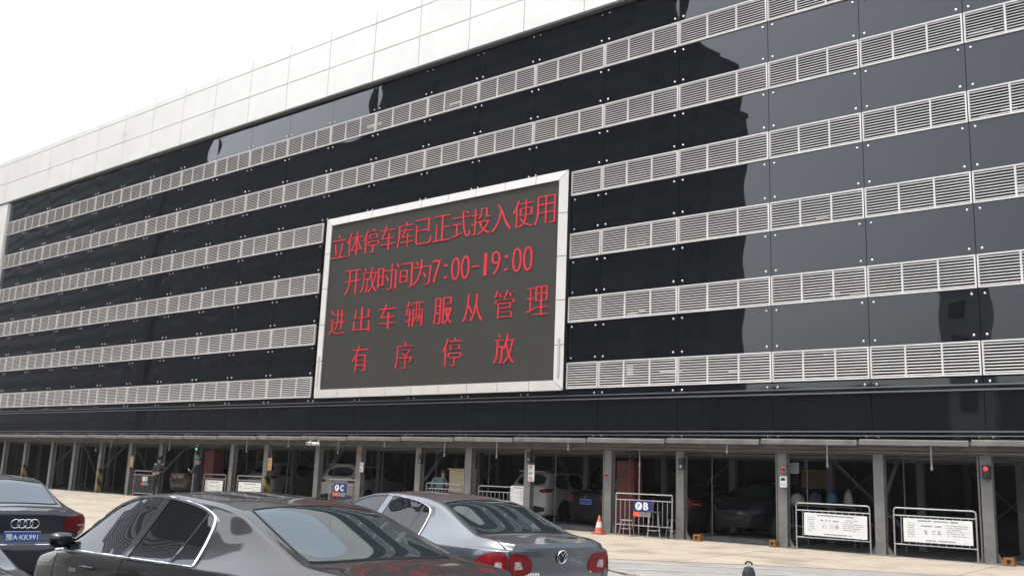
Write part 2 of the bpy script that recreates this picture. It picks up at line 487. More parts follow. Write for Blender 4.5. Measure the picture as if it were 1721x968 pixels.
# backing volume
b = MB()
b.box(X_LEFT - 1.2, 9.6, 0.16, 14, 2.62, 18.70)
gl(b, 'backing_wall', M['backing'])
b = MB()
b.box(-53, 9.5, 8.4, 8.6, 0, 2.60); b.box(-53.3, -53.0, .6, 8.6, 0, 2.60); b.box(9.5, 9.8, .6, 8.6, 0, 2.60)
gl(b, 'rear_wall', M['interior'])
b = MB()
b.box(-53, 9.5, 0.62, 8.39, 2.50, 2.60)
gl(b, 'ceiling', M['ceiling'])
# deep transverse beams under the ceiling
for yy in (2.6, 5.0):
    b = MB(); b.box(-53, 9.5, yy, yy + .2, 2.28, 2.49); gl(b, 'ceiling_beam', M['incolumn'])

def panel_mesh(name, w, h, m, bulge=.004, t=.02, nx=8, nz=6):
    mb = MB()
    vv = []
    for j in range(nz + 1):
        for i in range(nx + 1):
            u, v = i / nx, j / nz
            vv.append(((u - .5) * w, -bulge * math.sin(math.pi * u) * math.sin(math.pi * v), (v - .5) * h))
    ff = [(j * (nx + 1) + i, j * (nx + 1) + i + 1, (j + 1) * (nx + 1) + i + 1, (j + 1) * (nx + 1) + i) for j in range(nz) for i in range(nx)]
    mb.add(vv, ff)
    w2, h2 = w / 2, h / 2
    mb.add([(-w2, 0, -h2), (w2, 0, -h2), (w2, 0, h2), (-w2, 0, h2), (-w2, t, -h2), (w2, t, -h2), (w2, t, h2), (-w2, t, h2)],
           [(0, 4, 5, 1), (1, 5, 6, 2), (2, 6, 7, 3), (3, 7, 4, 0), (4, 7, 6, 5)])
    return mb.mesh(name, m, True, 60, recalc=False)
bolt_mb = MB()
bolt_mb.lathe([(.033, 0), (.033, -.018), (.025, -.026), (.0, -.028)], axis='y', n=10)
bolt_me = bolt_mb.mesh('bolt', M['steel'], True, 50)
UNIT = 2.6
glass_std = panel_mesh('glass_panel', UNIT, 1.2036, M['glass'])
glass_top = panel_mesh('glass_panel', UNIT, 1.15, M['glass'])
glass_band = panel_mesh('spandrel_panel', UNIT, 1.39, M['spandrel'], bulge=.002)

def louver_mesh(w, h, nsec, n=10):
    mb = MB()
    fr = .035
    w2, h2 = w / 2, h / 2
    mb.box(-w2, w2, -.03, .03, h2 - fr, h2); mb.box(-w2, w2, -.03, .03, -h2, -h2 + fr)
    mb.box(-w2, -w2 + fr, -.028, .03, -h2 + fr, h2 - fr); mb.box(w2 - fr, w2, -.028, .03, -h2 + fr, h2 - fr)
    for s_ in range(1, nsec):
        x = -w2 + w * s_ / nsec
        mb.box(x - .02, x + .02, -.028, .02, -h2 + fr, h2 - fr)
    pitch = (h - 2 * fr) / n
    for i in range(n):
        z = -h2 + fr + pitch * (i + .5)
        x0, x1 = -w2 + fr, w2 - fr
        # sloping blade: top edge back, bottom edge forward with a small lip
        prof = [(-.024, z - .019), (-.024, z - .002), (-.010, z + .006), (.022, z + .014), (.022, z + .009), (-.012, z - .004), (-.016, z - .019)]
        vv = [(x0, p[0], p[1]) for p in prof] + [(x1, p[0], p[1]) for p in prof]
        k = len(prof)
        ff = [(i_, (i_ + 1) % k, k + (i_ + 1) % k, k + i_) for i_ in range(k)]
        mb.add(vv, ff)
    return mb.mesh('louver_grille', M['louver'])
lv_std = louver_mesh(UNIT, HLV, 3)
lv_one = louver_mesh(1.2, HLV, 1)

cells = []      # every facade cell: kind, x0, x1, z0, z1
KMIN, KMAX = -20, 3
for k in range(KMIN, KMAX + 1):
    x0, x1 = seam(k), seam(k + 1)
    if k == KMIN: x0 = X_LEFT
    for r in range(0, 7):              # r = 0: top glass; r = 1..6 louver rows with the glass below each
        if r == 0:
            cells.append(('top', k, x0, x1, Z6 + 5 * HST + HLV + .007, Z6 + 5 * HST + HLV + .007 + 1.15)); continue
        zl = Z6 + (6 - r) * HST
        for kind, z0, z1 in (('lv', zl, zl + HLV), ('gl', zl - HST + HLV + .0075, zl - .0075)):
            if r == 6 and kind == 'gl': continue
            a0, a1 = x0, x1
            if z1 > SCR[2] + .2 and z0 < SCR[3] - .5 and a1 > SCR[0] + .3 and a0 < SCR[1] - .3:
                inside = a0 > SCR[0] - .5 and a1 < SCR[1] + .3
                if inside: continue
                if a1 > SCR[1]: a0 = SCR[1] + .03
                else: a1 = SCR[0] - .03
            if a1 - a0 > .1: cells.append((kind, k, a0, a1, z0, z1))
    cells.append(('band', k, x0, x1, 2.70, 4.09))
rng = random.Random(3)
rest_gl = MB(); rest_lv = MB(); rest_bolt = MB()
def bake(mb, me, loc, sc, rz=0, rx=0):
    mt = Matrix.Translation(loc) @ Matrix.Rotation(rz, 4, 'Z') @ Matrix.Rotation(rx, 4, 'X') @ Matrix.Diagonal((*sc, 1))
    mb.add([mt @ v.co for v in me.vertices], [tuple(p.vertices) for p in me.polygons])
for kind, k, x0, x1, z0, z1 in cells:
    xc, zc, w, h = (x0 + x1) / 2, (z0 + z1) / 2, x1 - x0, z1 - z0
    if kind == 'lv':
        one = w < 1.6
        me = lv_one if one else lv_std
        sc = ((w - .03) / (1.2 if one else UNIT), 1, 1)
        if -15 <= k <= 0: link('louver_grille', me, garage, (xc + 22, -.02 + rng.uniform(-.004, .004), zc), sc)
        else: bake(rest_lv, me, (xc, -.02, zc), sc)
        continue
    me = {'gl': glass_std, 'top': glass_top, 'band': glass_band}[kind]
    sc = ((w - .016) / UNIT, 1, 1)
    rz, rx = rng.gauss(0, R(.10)), rng.gauss(0, R(.10))
    part = (-13 <= k <= 0) or kind == 'band'
    if part:
        o = link('spandrel_panel' if kind == 'band' else 'glass_panel', me, garage, (xc + 22, 0, zc), sc, (rx, 0, rz))
    else:
        bake(rest_gl, me, (xc, 0, zc), sc, rz, rx)
    zt, zb = h / 2 - .13, -h / 2 + .13
    pos = [(sx * (w / 2 - .14), z) for sx in (-1, 1) for z in (zb, zt)]
    if kind == 'band':
        pos = [(sx * (w / 2 - .14), z) for sx in (-1, 1) for z in (2.755 - zc, 3.985 - zc)]
    for bx_, bz_ in pos:
        if part: link('bolt', bolt_me, o, (bx_ / sc[0], -.002, bz_), (1 / sc[0], 1, 1))
        else: bake(rest_bolt, bolt_me, (xc + bx_, -.002, zc + bz_), (1, 1, 1))
# pale pieces added behind the blades, standing in for reflections and lights there
for (bx0, bz0, bw_, bh_) in ((-.05, 12.33, .55, .05), (.35, 12.15, .10, .04), (.55, 10.25, .35, .06), (.1, 10.2, .2, .05), (.75, 8.25, .30, .16), (-3.9, 8.3, .30, .05), (-3.6, 6.25, .25, .08),
                             (-3.1, 6.22, .4, .05), (-9.6, 6.2, .35, .07), (-9.2, 6.28, .2, .05), (-9.6, 4.45, .22, .30), (-8.5, 4.5, .7, .06), (-6.4, 4.4, .35, .08), (-3.8, 4.75, .9, .04), (-9.3, 8.25, .3, .05), (-17.2, 14.35, .6, .08), (-21.5, 14.4, .8, .09)):
    b = MB(); b.bevbox(bx0, bx0 + bw_, .045, .075, bz0, bz0 + bh_, .006); gl(b, 'bracket_or_glint', M['white_clad'])
o = rest_gl.build('glass_panels', M['glass'], garage, True, (22, 0, 0), 60, False); o['kind'] = 'stuff'
o = rest_bolt.build('bolts', M['steel'], o, True, None, 50, False); o['kind'] = 'stuff'
o = rest_lv.build('louver_grilles', M['louver'], garage, False, (22, 0, 0), 35, False); o['kind'] = 'stuff'

# horizontal rails on the band and the fascia below it
for z, hh in ((3.915, .035), (3.80, .04), (2.865, .035), (2.765, .03)):
    b = MB(); b.bevbox(X_LEFT, 9.6, -.055, -.012, z - hh / 2, z + hh / 2, .008); gl(b, 'rail', M['rail'])
rng = random.Random(5)
for k in range(-20, 4):
    x0, x1 = seam(k) - .30, seam(k + 1) - .36
    b = MB()
    dz = .02
    vv = []
    for x, d in ((x0, 0), (x1, dz)):
        vv += [(x, -.09, 2.555 - d), (x, -.02 + .05, 2.545 - d), (x, .03, 2.665 - d), (x, -.05, 2.685 - d), (x, -.09, 2.66 - d)]
    b.add(vv, [(0, 1, 6, 5), (1, 2, 7, 6), (2, 3, 8, 7), (3, 4, 9, 8), (4, 0, 5, 9), (0, 4, 3, 2, 1), (5, 6, 7, 8, 9)])
    gl(b, 'fascia_trim', M['fascia'])
    b = MB()
    b.bar((x1 + .02, -.08, 2.60), (x1 + .45, .30, 2.47), .05, .05)
    gl(b, 'fascia_strut', M['rail'])
b = MB(); b.box(-53, 9.5, .25, .60, 2.34, 2.49); b.box(-53, 9.5, .10, .25, 2.44, 2.615)
gl(b, 'floor_beam', M['beam'])

# columns along the front
COLX = [-0.25, -2.62, -5.03, -7.96, -10.30, -13.25, -15.67, -17.95, -20.89, -23.20, -26.28, -28.54, -31.03, -33.82, -36.34, -39.04, -41.55, -43.86, -46.79, -49.22, -51.9, 2.3, 4.85, 7.4]
cm = MB()
# H section column
cm.box(-.12, .12, -.10, -.085, 0, 2.34); cm.box(-.12, .12, .085, .10, 0, 2.34); cm.box(-.01, .01, -.085, .085, 0, 2.34)
col_me = cm.mesh('column', M['column'])
gm = MB()
gm.add([(.121, -.012, 0), (.30, -.012, 0), (.27, -.012, .04), (.121, -.012, .27),
        (.121, .012, 0), (.30, .012, 0), (.27, .012, .04), (.121, .012, .27)],
       [(0, 1, 2, 3), (4, 7, 6, 5), (0, 4, 5, 1), (1, 5, 6, 2), (2, 6, 7, 3), (3, 7, 4, 0)])
gus_me = gm.mesh('base_gusset', M['column'])
pm_ = MB(); pm_.box(-.34, .34, -.2, .2, .008, .03)
plate_me = pm_.mesh('base_plate', M['column'])
pp = MB(); pp.tube([(0, 0, .0), (0, 0, 2.5)], .022, 8)
pipe_me = pp.mesh('conduit', M['column'], True)
for i, x in enumerate(COLX):
    c = link('column', col_me, garage, (x + 22, .36, 0))
    link('base_gusset', gus_me, c); link('base_gusset', gus_me, c, rot=(0, 0, math.pi)); link('base_plate', plate_me, c)
    if i % 2 == 0: link('conduit', pipe_me, c, (-.17, -.06, 0))
def hazard():
    m = mat('hazard_stripes', (0.4, 0.28, 0.03), .6)
    nt = m.node_tree; b_ = nt.nodes['Principled BSDF']
    tc = nt.nodes.new('ShaderNodeTexCoord'); wv = nt.nodes.new('ShaderNodeTexWave'); wv.bands_direction = 'DIAGONAL'; wv.inputs['Scale'].default_value = 1.1
    rp = nt.nodes.new('ShaderNodeValToRGB'); rp.color_ramp.interpolation = 'CONSTANT'
    rp.color_ramp.elements[0].color = (0.012, 0.012, 0.012, 1); rp.color_ramp.elements[1].position = .5; rp.color_ramp.elements[1].color = (0.22, 0.15, 0.02, 1)
    nt.links.new(tc.outputs['Object'], wv.inputs[0]); nt.links.new(wv.outputs[0], rp.inputs[0]); nt.links.new(rp.outputs[0], b_.inputs['Base Color'])
    return m
hzm = MB(); hzm.box(.125, .135, -.13, .12, .05, 1.15); hzm.box(.02, .124, -.125, -.112, .05, 1.15)
hz_me = hzm.mesh('hazard_guard', hazard())
for o_ in [q for q in garage.children if q.name.startswith('column') and round(q.location.x - 22, 2) in (-26.28, -39.04, -46.79)]:
    link('hazard_guard', hz_me, o_)
ic = MB(); ic.box(-.09, .09, -.09, .09, 0, 2.5)
ic_me = ic.mesh('inner_column', M['incolumn'])
for i, x in enumerate(COLX):
    for yy in ((8.0,) if i in (6, 14) else (3.4, 8.0)): link('inner_column', ic_me, garage, (x + 22 + .05, yy, 0))
    if i + 1 < 20 and i % 2 == 0:
        xa, xb = COLX[i], COLX[i + 1]
        for a, b_ in (((xa, 8.1, .1), (xb, 8.1, 2.3)), ((xb, 8.18, .1), (xa, 8.18, 2.3))):
            b = MB(); b.bar(a, b_, .07, .07); gl(b, 'brace', M['incolumn'])
    if i in (1, 4, 7, 9, 13, 15, 17):
        b = MB(); b.bar((COLX[i], .55, 1.2), (COLX[i] + .1, 1.6, 2.4), .07, .07); gl(b, 'brace', M['incolumn'])
    if i in (0, 2, 16, 18):
        xa = COLX[i]
        b = MB(); b.bar((xa + .1, 3.4, 2.3), (xa + 2.2, 3.45, .3), .08, .08); gl(b, 'brace', M['incolumn'])
for yy, zz, rr in ((.08, 2.40, .018), (.16, 2.37, .012), (.64, 2.30, .02)):
    b = MB(); b.tube([(-53 + 62.5 * i / 50, yy, zz - (.02 if i % 2 else 0)) for i in range(51)], rr, 6); gl(b, 'cable_conduit', M['incolumn'], True)
for i in range(0, len(COLX) - 4):
    xa = (COLX[i] + COLX[i + 1]) / 2
    for yy, dx in ((7.75, -.5), (7.8, .6), (.75, -.75)):
        b = MB(); b.tube([(xa + dx, yy, .1), (xa + dx, yy, 2.5)], .013, 6); gl(b, 'lift_chain', M['incolumn'], True)
# hanging sensor rods
for x, zl_ in ((-1.31, 1.99), (-3.73, 2.0), (-6.40, 2.29), (-11.5, 2.30), (-14.24, 2.03), (-16.46, 2.05), (-21.7, 2.05), (-24.55, 2.25), (-27.15, 2.03), (-32.65, 2.03), (-19.3, 2.32), (-37.5, 2.1)):
    b = MB(); b.tube([(x, -.05, zl_ + .03), (x, -.05, 2.56)], .022, 8); b.lathe([(.03, zl_), (.035, zl_ + .05), (.022, zl_ + .07)], (x, -.05, 0), n=8)
    gl(b, 'sensor_rod', M['column'], True)

# white parapet
PX = [-54.7 - 2.62 * 0]
xs_ = []
x = -26.41
while x > -54.0: xs_.append(x); x -= 2.62
xs_ = sorted(xs_) + [-23.75, -21.10, -18.65, -16.17, -13.70, -11.24, -8.75, -6.25, -3.75, -1.25, 1.25, 3.75, 6.25]
xs_ = [-55.3] + [q for q in xs_ if q > -54.9] + [9.6]
rows_ = [(16.13, 17.298), (17.322, 18.506), (18.53, 18.80)]
for i in range(len(xs_) - 1):
    for z0, z1 in rows_:
        b = MB()
        b.bevbox(xs_[i] + .012, xs_[i + 1] - .012, -.20 + rng.uniform(-.003, .003), -.13, z0, z1, .006)
        gl(b, 'parapet_panel', M['white_clad'])
b = MB(); b.box(-55.25, 9.55, -.12, 14, 16.15, 18.77)
b.box(-55.2, 9.5, -.19, .14, 16.06, 16.12)
gl(b, 'parapet_core', M['joint'])
for x in xs_[1:-1]:
    b = MB(); b.tube([(x, -.165, 18.79), (x, -.165, 19.14)], [.016, .010], 6); gl(b, 'seam_tick', M['rail'])  # ticks added above the edge, standing in for seams of the overexposed cap
# white corner pier at the far left
for j in range(9):
    z0 = 16.10 - (j + 1) * 1.75; z1 = 16.10 - j * 1.75 - .015
    b = MB(); b.bevbox(-54.9, X_LEFT - .02, -.16, .5, max(z0, .1), z1, .006); gl(b, 'corner_panel', M['white_clad'])

# ------------------------------------------------------------------ led screen
screen = thing('led_screen', 'large LED message screen with red Chinese characters in a white panelled frame on the facade', 'screen', (-17.4, 0, 4.08))
def sl(mb, name, m, par=None, smooth=False, recalc=True):
    o = mb.build(name, m, par or screen, smooth, recalc=recalc)
    if par is None: o.location = (17.4, 0, -4.08)
    return o
sx0, sx1, sz0, sz1 = SCR
ix0, ix1, iz0, iz1 = -22.84, -12.03, 4.378, 10.67
b = MB(); b.box(sx0 + .012, sx1 - .012, -.135, .10, sz0 + .012, sz1 - .012)
sl(b, 'housing', M['screen_side'])
b = MB(); b.quad((ix0 - .01, -.142, iz0 - .01), (ix1 + .01, -.142, iz0 - .01), (ix1 + .01, -.142, iz1 + .01), (ix0 - .01, -.142, iz1 + .01))
b.add([(ix0 - .01, -.136, iz0 - .01), (ix1 + .01, -.136, iz0 - .01), (ix1 + .01, -.136, iz1 + .01), (ix0 - .01, -.136, iz1 + .01)], [(3, 2, 1, 0)])
disp = sl(b, 'display', M['display'], recalc=False)
g = .011
YO, YI = -.155, -.185
def frame_piece(p):       # p: outer a, outer b, inner b, inner a as (x, z)
    mb = MB()
    ys_ = (YO, YO, YI, YI)
    n = len(p)
    mb.add([(q[0], y, q[1]) for q, y in zip(p, ys_)] + [(q[0], -.137, q[1]) for q in p],
           [(0, 1, 2, 3), (7, 6, 5, 4)] + [(i, (i + 1) % 4, 4 + (i + 1) % 4, 4 + i) for i in range(4)])
    sl(mb, 'frame_panel', M['screen_frame'])
def lerp(a, b_, t): return a + (b_ - a) * t
for (oz, iz) in ((sz1, iz1), (sz0, iz0)):
    n = 9
    wpan = (sx1 - sx0) / n
    for i in range(n):
        a, c = sx0 + wpan * i + g, sx0 + wpan * (i + 1) - g
        ia = max(a, ix0 + g) if i == 0 else a
        ic_ = min(c, ix1 - g) if i == n - 1 else c
        frame_piece([(a, oz), (c, oz), (ic_, iz), (ia, iz)])
for (ox, ixx) in ((sx0, ix0), (sx1, ix1)):
    n = 5
    hp = (sz1 - sz0) / n
    for i in range(n):
        a, c = sz0 + hp * i + g, sz0 + hp * (i + 1) - g
        ia = iz0 + g if i == 0 else a
        ic_ = iz1 - g if i == n - 1 else c
        if i == 0: a += .01
        if i == n - 1: c -= .01
        frame_piece([(ox, a), (ox, c), (ixx, ic_), (ixx, ia)])
for x in ((sx0 + ix0) / 2, (sx1 + ix1) / 2):
    b = MB(); b.box(x - .035, x + .035, -.192, -.15, 4.45, 5.65); sl(b, 'vent_slot', M['vent'])
def led_line(items):
    for ch, xc, w, z0, z1 in items:
        thin = -.020
        me = text_mesh(ch, 1.0, M['led'], 'lettering', weight=thin if len(ch.encode()) > 1 else -.022, extrude=.004)
        hh = z1 - z0
        if ch == ':': zz = (z0 + .14 * hh, z0 + .74 * hh); w = .12
        elif ch == '-': zz = (z0 + .44 * hh, z0 + .50 * hh); w = .30
        elif ch == '1': zz = (z0 + .05 * hh, z1 - .05 * hh); w = .105
        else: zz = (z0 + .03 * hh, z1 - .03 * hh)
        fit_text(me, xc - w / 2, xc + w / 2, zz[0], zz[1], -.150)
        # broad verticals, thin horizontals: the stroke is drawn three lamps wide sideways
        jm = MB()
        for dx, dy in ((-.018, .0015), (0, 0), (.018, -.0015)):
            jm.add([(v.co.x + dx, v.co.y + dy, v.co.z) for v in me.vertices], [tuple(p.vertices) for p in me.polygons])
        me = jm.mesh('character', M['led'], recalc=False)
        o = bpy.data.objects.new('character', me)
        COL.objects.link(o); o.parent = disp
L1 = "立体停车库已正式投入使用"
led_line([(c, -22.37 + .890 * i, .80, 9.30, 10.28) for i, c in enumerate(L1)])
L2 = "开放时间为"
it = [(c, -21.45 + .895 * i, .84, 7.83, 8.80) for i, c in enumerate(L2)]
it += [(c, -17.18 + .4425 * i, .36, 7.86, 8.70) for i, c in enumerate("7:00-19:00")]
led_line(it)
led_line([(c, -22.15 + 1.342 * i, .83, 6.40, 7.36) for i, c in enumerate("进出车辆服从管理")])
led_line([(c, -20.76 + 2.243 * i, .82, 4.95, 5.95) for i, c in enumerate("有序停放")])

# ------------------------------------------------------------------ buildings across the street (seen mirrored in the glass)
def bmat(name, c):
    return mat(name, c, .8, noise=.25, nscale=.15)
M['tower_wall'] = bmat('grey_tower_wall', (0.11, 0.108, 0.105))
M['tower_wall2'] = bmat('dark_tower_wall', (0.10, 0.10, 0.105))
M['slim_wall'] = bmat('pale_tower_wall', (0.5, 0.5, 0.5))
def win_mat():
    m = mat('ribbon_window_glass', (0.02, 0.024, 0.03), .06)
    nt = m.node_tree; b = nt.nodes['Principled BSDF']
    tc = nt.nodes.new('ShaderNodeTexCoord'); br = nt.nodes.new('ShaderNodeTexBrick')
    mp = nt.nodes.new('ShaderNodeMapping'); mp.inputs['Rotation'].default_value = (R(90), 0, 0)
    br.inputs['Scale'].default_value = 1; br.inputs['Brick Width'].default_value = 1.6; br.inputs['Row Height'].default_value = 2.2
    br.inputs['Mortar Size'].default_value = .08; br.offset = 0
    br.inputs['Color1'].default_value = (0.015, 0.018, 0.022, 1); br.inputs['Color2'].default_value = (0.035, 0.04, 0.045, 1); br.inputs['Mortar'].default_value = (0.1, 0.1, 0.1, 1)
    nt.links.new(tc.outputs['Object'], mp.inputs[0]); nt.links.new(mp.outputs[0], br.inputs[0]); nt.links.new(br.outputs[0], b.inputs['Base Color'])
    return m
M['ribbon'] = win_mat()
def block(name, label, x0, x1, y0, y1, steps, m, fl=3.3):
    """steps: list of (xa, xb, height) making the roofline"""
    t = thing(name, label, 'building', ((x0 + x1) / 2, y1, -.19))
    ox, oy = (x0 + x1) / 2, y1
    w = MB()
    for xa, xb, h in steps: w.box(xa - ox, xb - ox, y0 - oy, 0, 0, h)
    w.build('wall', m, t)
    hmax = max(s[2] for s in steps)
    nfl = int(hmax // fl)
    for i in range(nfl):
        z0 = i * fl + .9; z1 = z0 + 1.7
        mb = MB()
        for xa, xb, h in steps:
            if h > z1 + .4: mb.box(xa - ox + .8, xb - ox - .8, -.06, .05, z0, z1)
        if mb.v: mb.build('ribbon_window', M['ribbon'], t)
    for xa, xb, h in steps:
        mb = MB(); mb.box(xa - ox - .15, xb - ox + .15, y0 - oy - .15, .18, h + .002, h + .7); mb.build('cornice', m, t)
block('office_tower', 'tall dark tower with stepped roof across the street mirrored in the facade', -77.5, -33, -58, -50,
      [(-77.5, -40.0, 76), (-40.0, -36.4, 43.2), (-36.4, -34.0, 40.2), (-34.0, -33.1, 36)], M['tower_wall'])
block('slab_block', 'long slab block across the street mirrored in the far left facade glass', -300, -124, -60, -50,
      [(-300, -126, 90), (-126, -124, 45)], M['tower_wall2'])
block('link_block', 'lower block joining two towers across the street mirrored in the glass', -123.5, -77.8, -60, -51, [(-123.5, -77.8, 42.2)], M['tower_wall'])
block('slim_tower', 'narrow tower across the street mirrored at the right end of the facade', -14.2, -11.4, -51.9, -50, [(-14.2, -11.4, 17.0)], M['slim_wall'])
block('low_block', 'low row of shops across the street mirrored in the bottom glass band', -32.8, 60, -64, -52, [(-32.8, 60, 9.3)], M['tower_wall2'])

# ------------------------------------------------------------------ thin haze
hz = MB(); hz.box(-1510, 1510, -1510, 1510, -1.3, 112)
hm = bpy.data.materials.new('thin_haze'); hm.use_nodes = True
hn = hm.node_tree.nodes; hn.clear()
hv = hn.new('ShaderNodeVolumePrincipled'); ho_ = hn.new('ShaderNodeOutputMaterial')
hv.inputs['Color'].default_value = (.93, .96, 1, 1); hv.inputs['Density'].default_value = 0.0003
hm.node_tree.links.new(hv.outputs[0], ho_.inputs['Volume'])
haze = hz.build('haze', hm); haze['kind'] = 'stuff'

# ------------------------------------------------------------------ cars
def gsmooth(pts, ys, sigma):
    px = np.array([p[0] for p in pts], float); pz = np.array([p[1] for p in pts], float)
    fine = np.arange(px[0] - 1.0, px[-1] + 1.0, .01)
    # straight continuation past both ends so that the smoothing keeps the end slopes
    s0 = (pz[1] - pz[0]) / (px[1] - px[0]); s1 = (pz[-1] - pz[-2]) / (px[-1] - px[-2])
    v = np.interp(fine, px, pz)
    v = np.where(fine < px[0], pz[0] + s0 * (fine - px[0]), v)
    v = np.where(fine > px[-1], pz[-1] + s1 * (fine - px[-1]), v)
    kx = np.arange(-3 * sigma, 3 * sigma + .01, .01)
    kk = np.exp(-kx ** 2 / (2 * sigma ** 2)); kk /= kk.sum()
    vv = np.convolve(np.pad(v, len(kk) // 2, mode='edge'), kk, mode='valid')[:len(fine)]
    return np.interp(ys, fine, vv)

def bspline(P, n):
    P = np.array(P, float)
    P = np.vstack([P[:1], P[:1], P, P[-1:], P[-1:]])
    segs = len(P) - 3
    t = np.linspace(0, segs - 1e-6, n)
    i = t.astype(int); u = (t - i)[:, None]
    b0 = (1 - u) ** 3 / 6; b1 = (3 * u ** 3 - 6 * u ** 2 + 4) / 6; b2 = (-3 * u ** 3 + 3 * u ** 2 + 3 * u + 1) / 6; b3 = u ** 3 / 6
    return b0 * P[i] + b1 * P[i + 1] + b2 * P[i + 2] + b3 * P[i + 3]

def chaikin(p, n=2, closed=True):
    p = [Vector(q) for q in p]
    for _ in range(n):
        q = []
        N = len(p)
        for i in range(N if closed else N - 1):
            a, c = p[i], p[(i + 1) % N]
            q += [a * .75 + c * .25, a * .25 + c * .75]
        if not closed: q = [p[0]] + q + [p[-1]]
        p = q
    return p

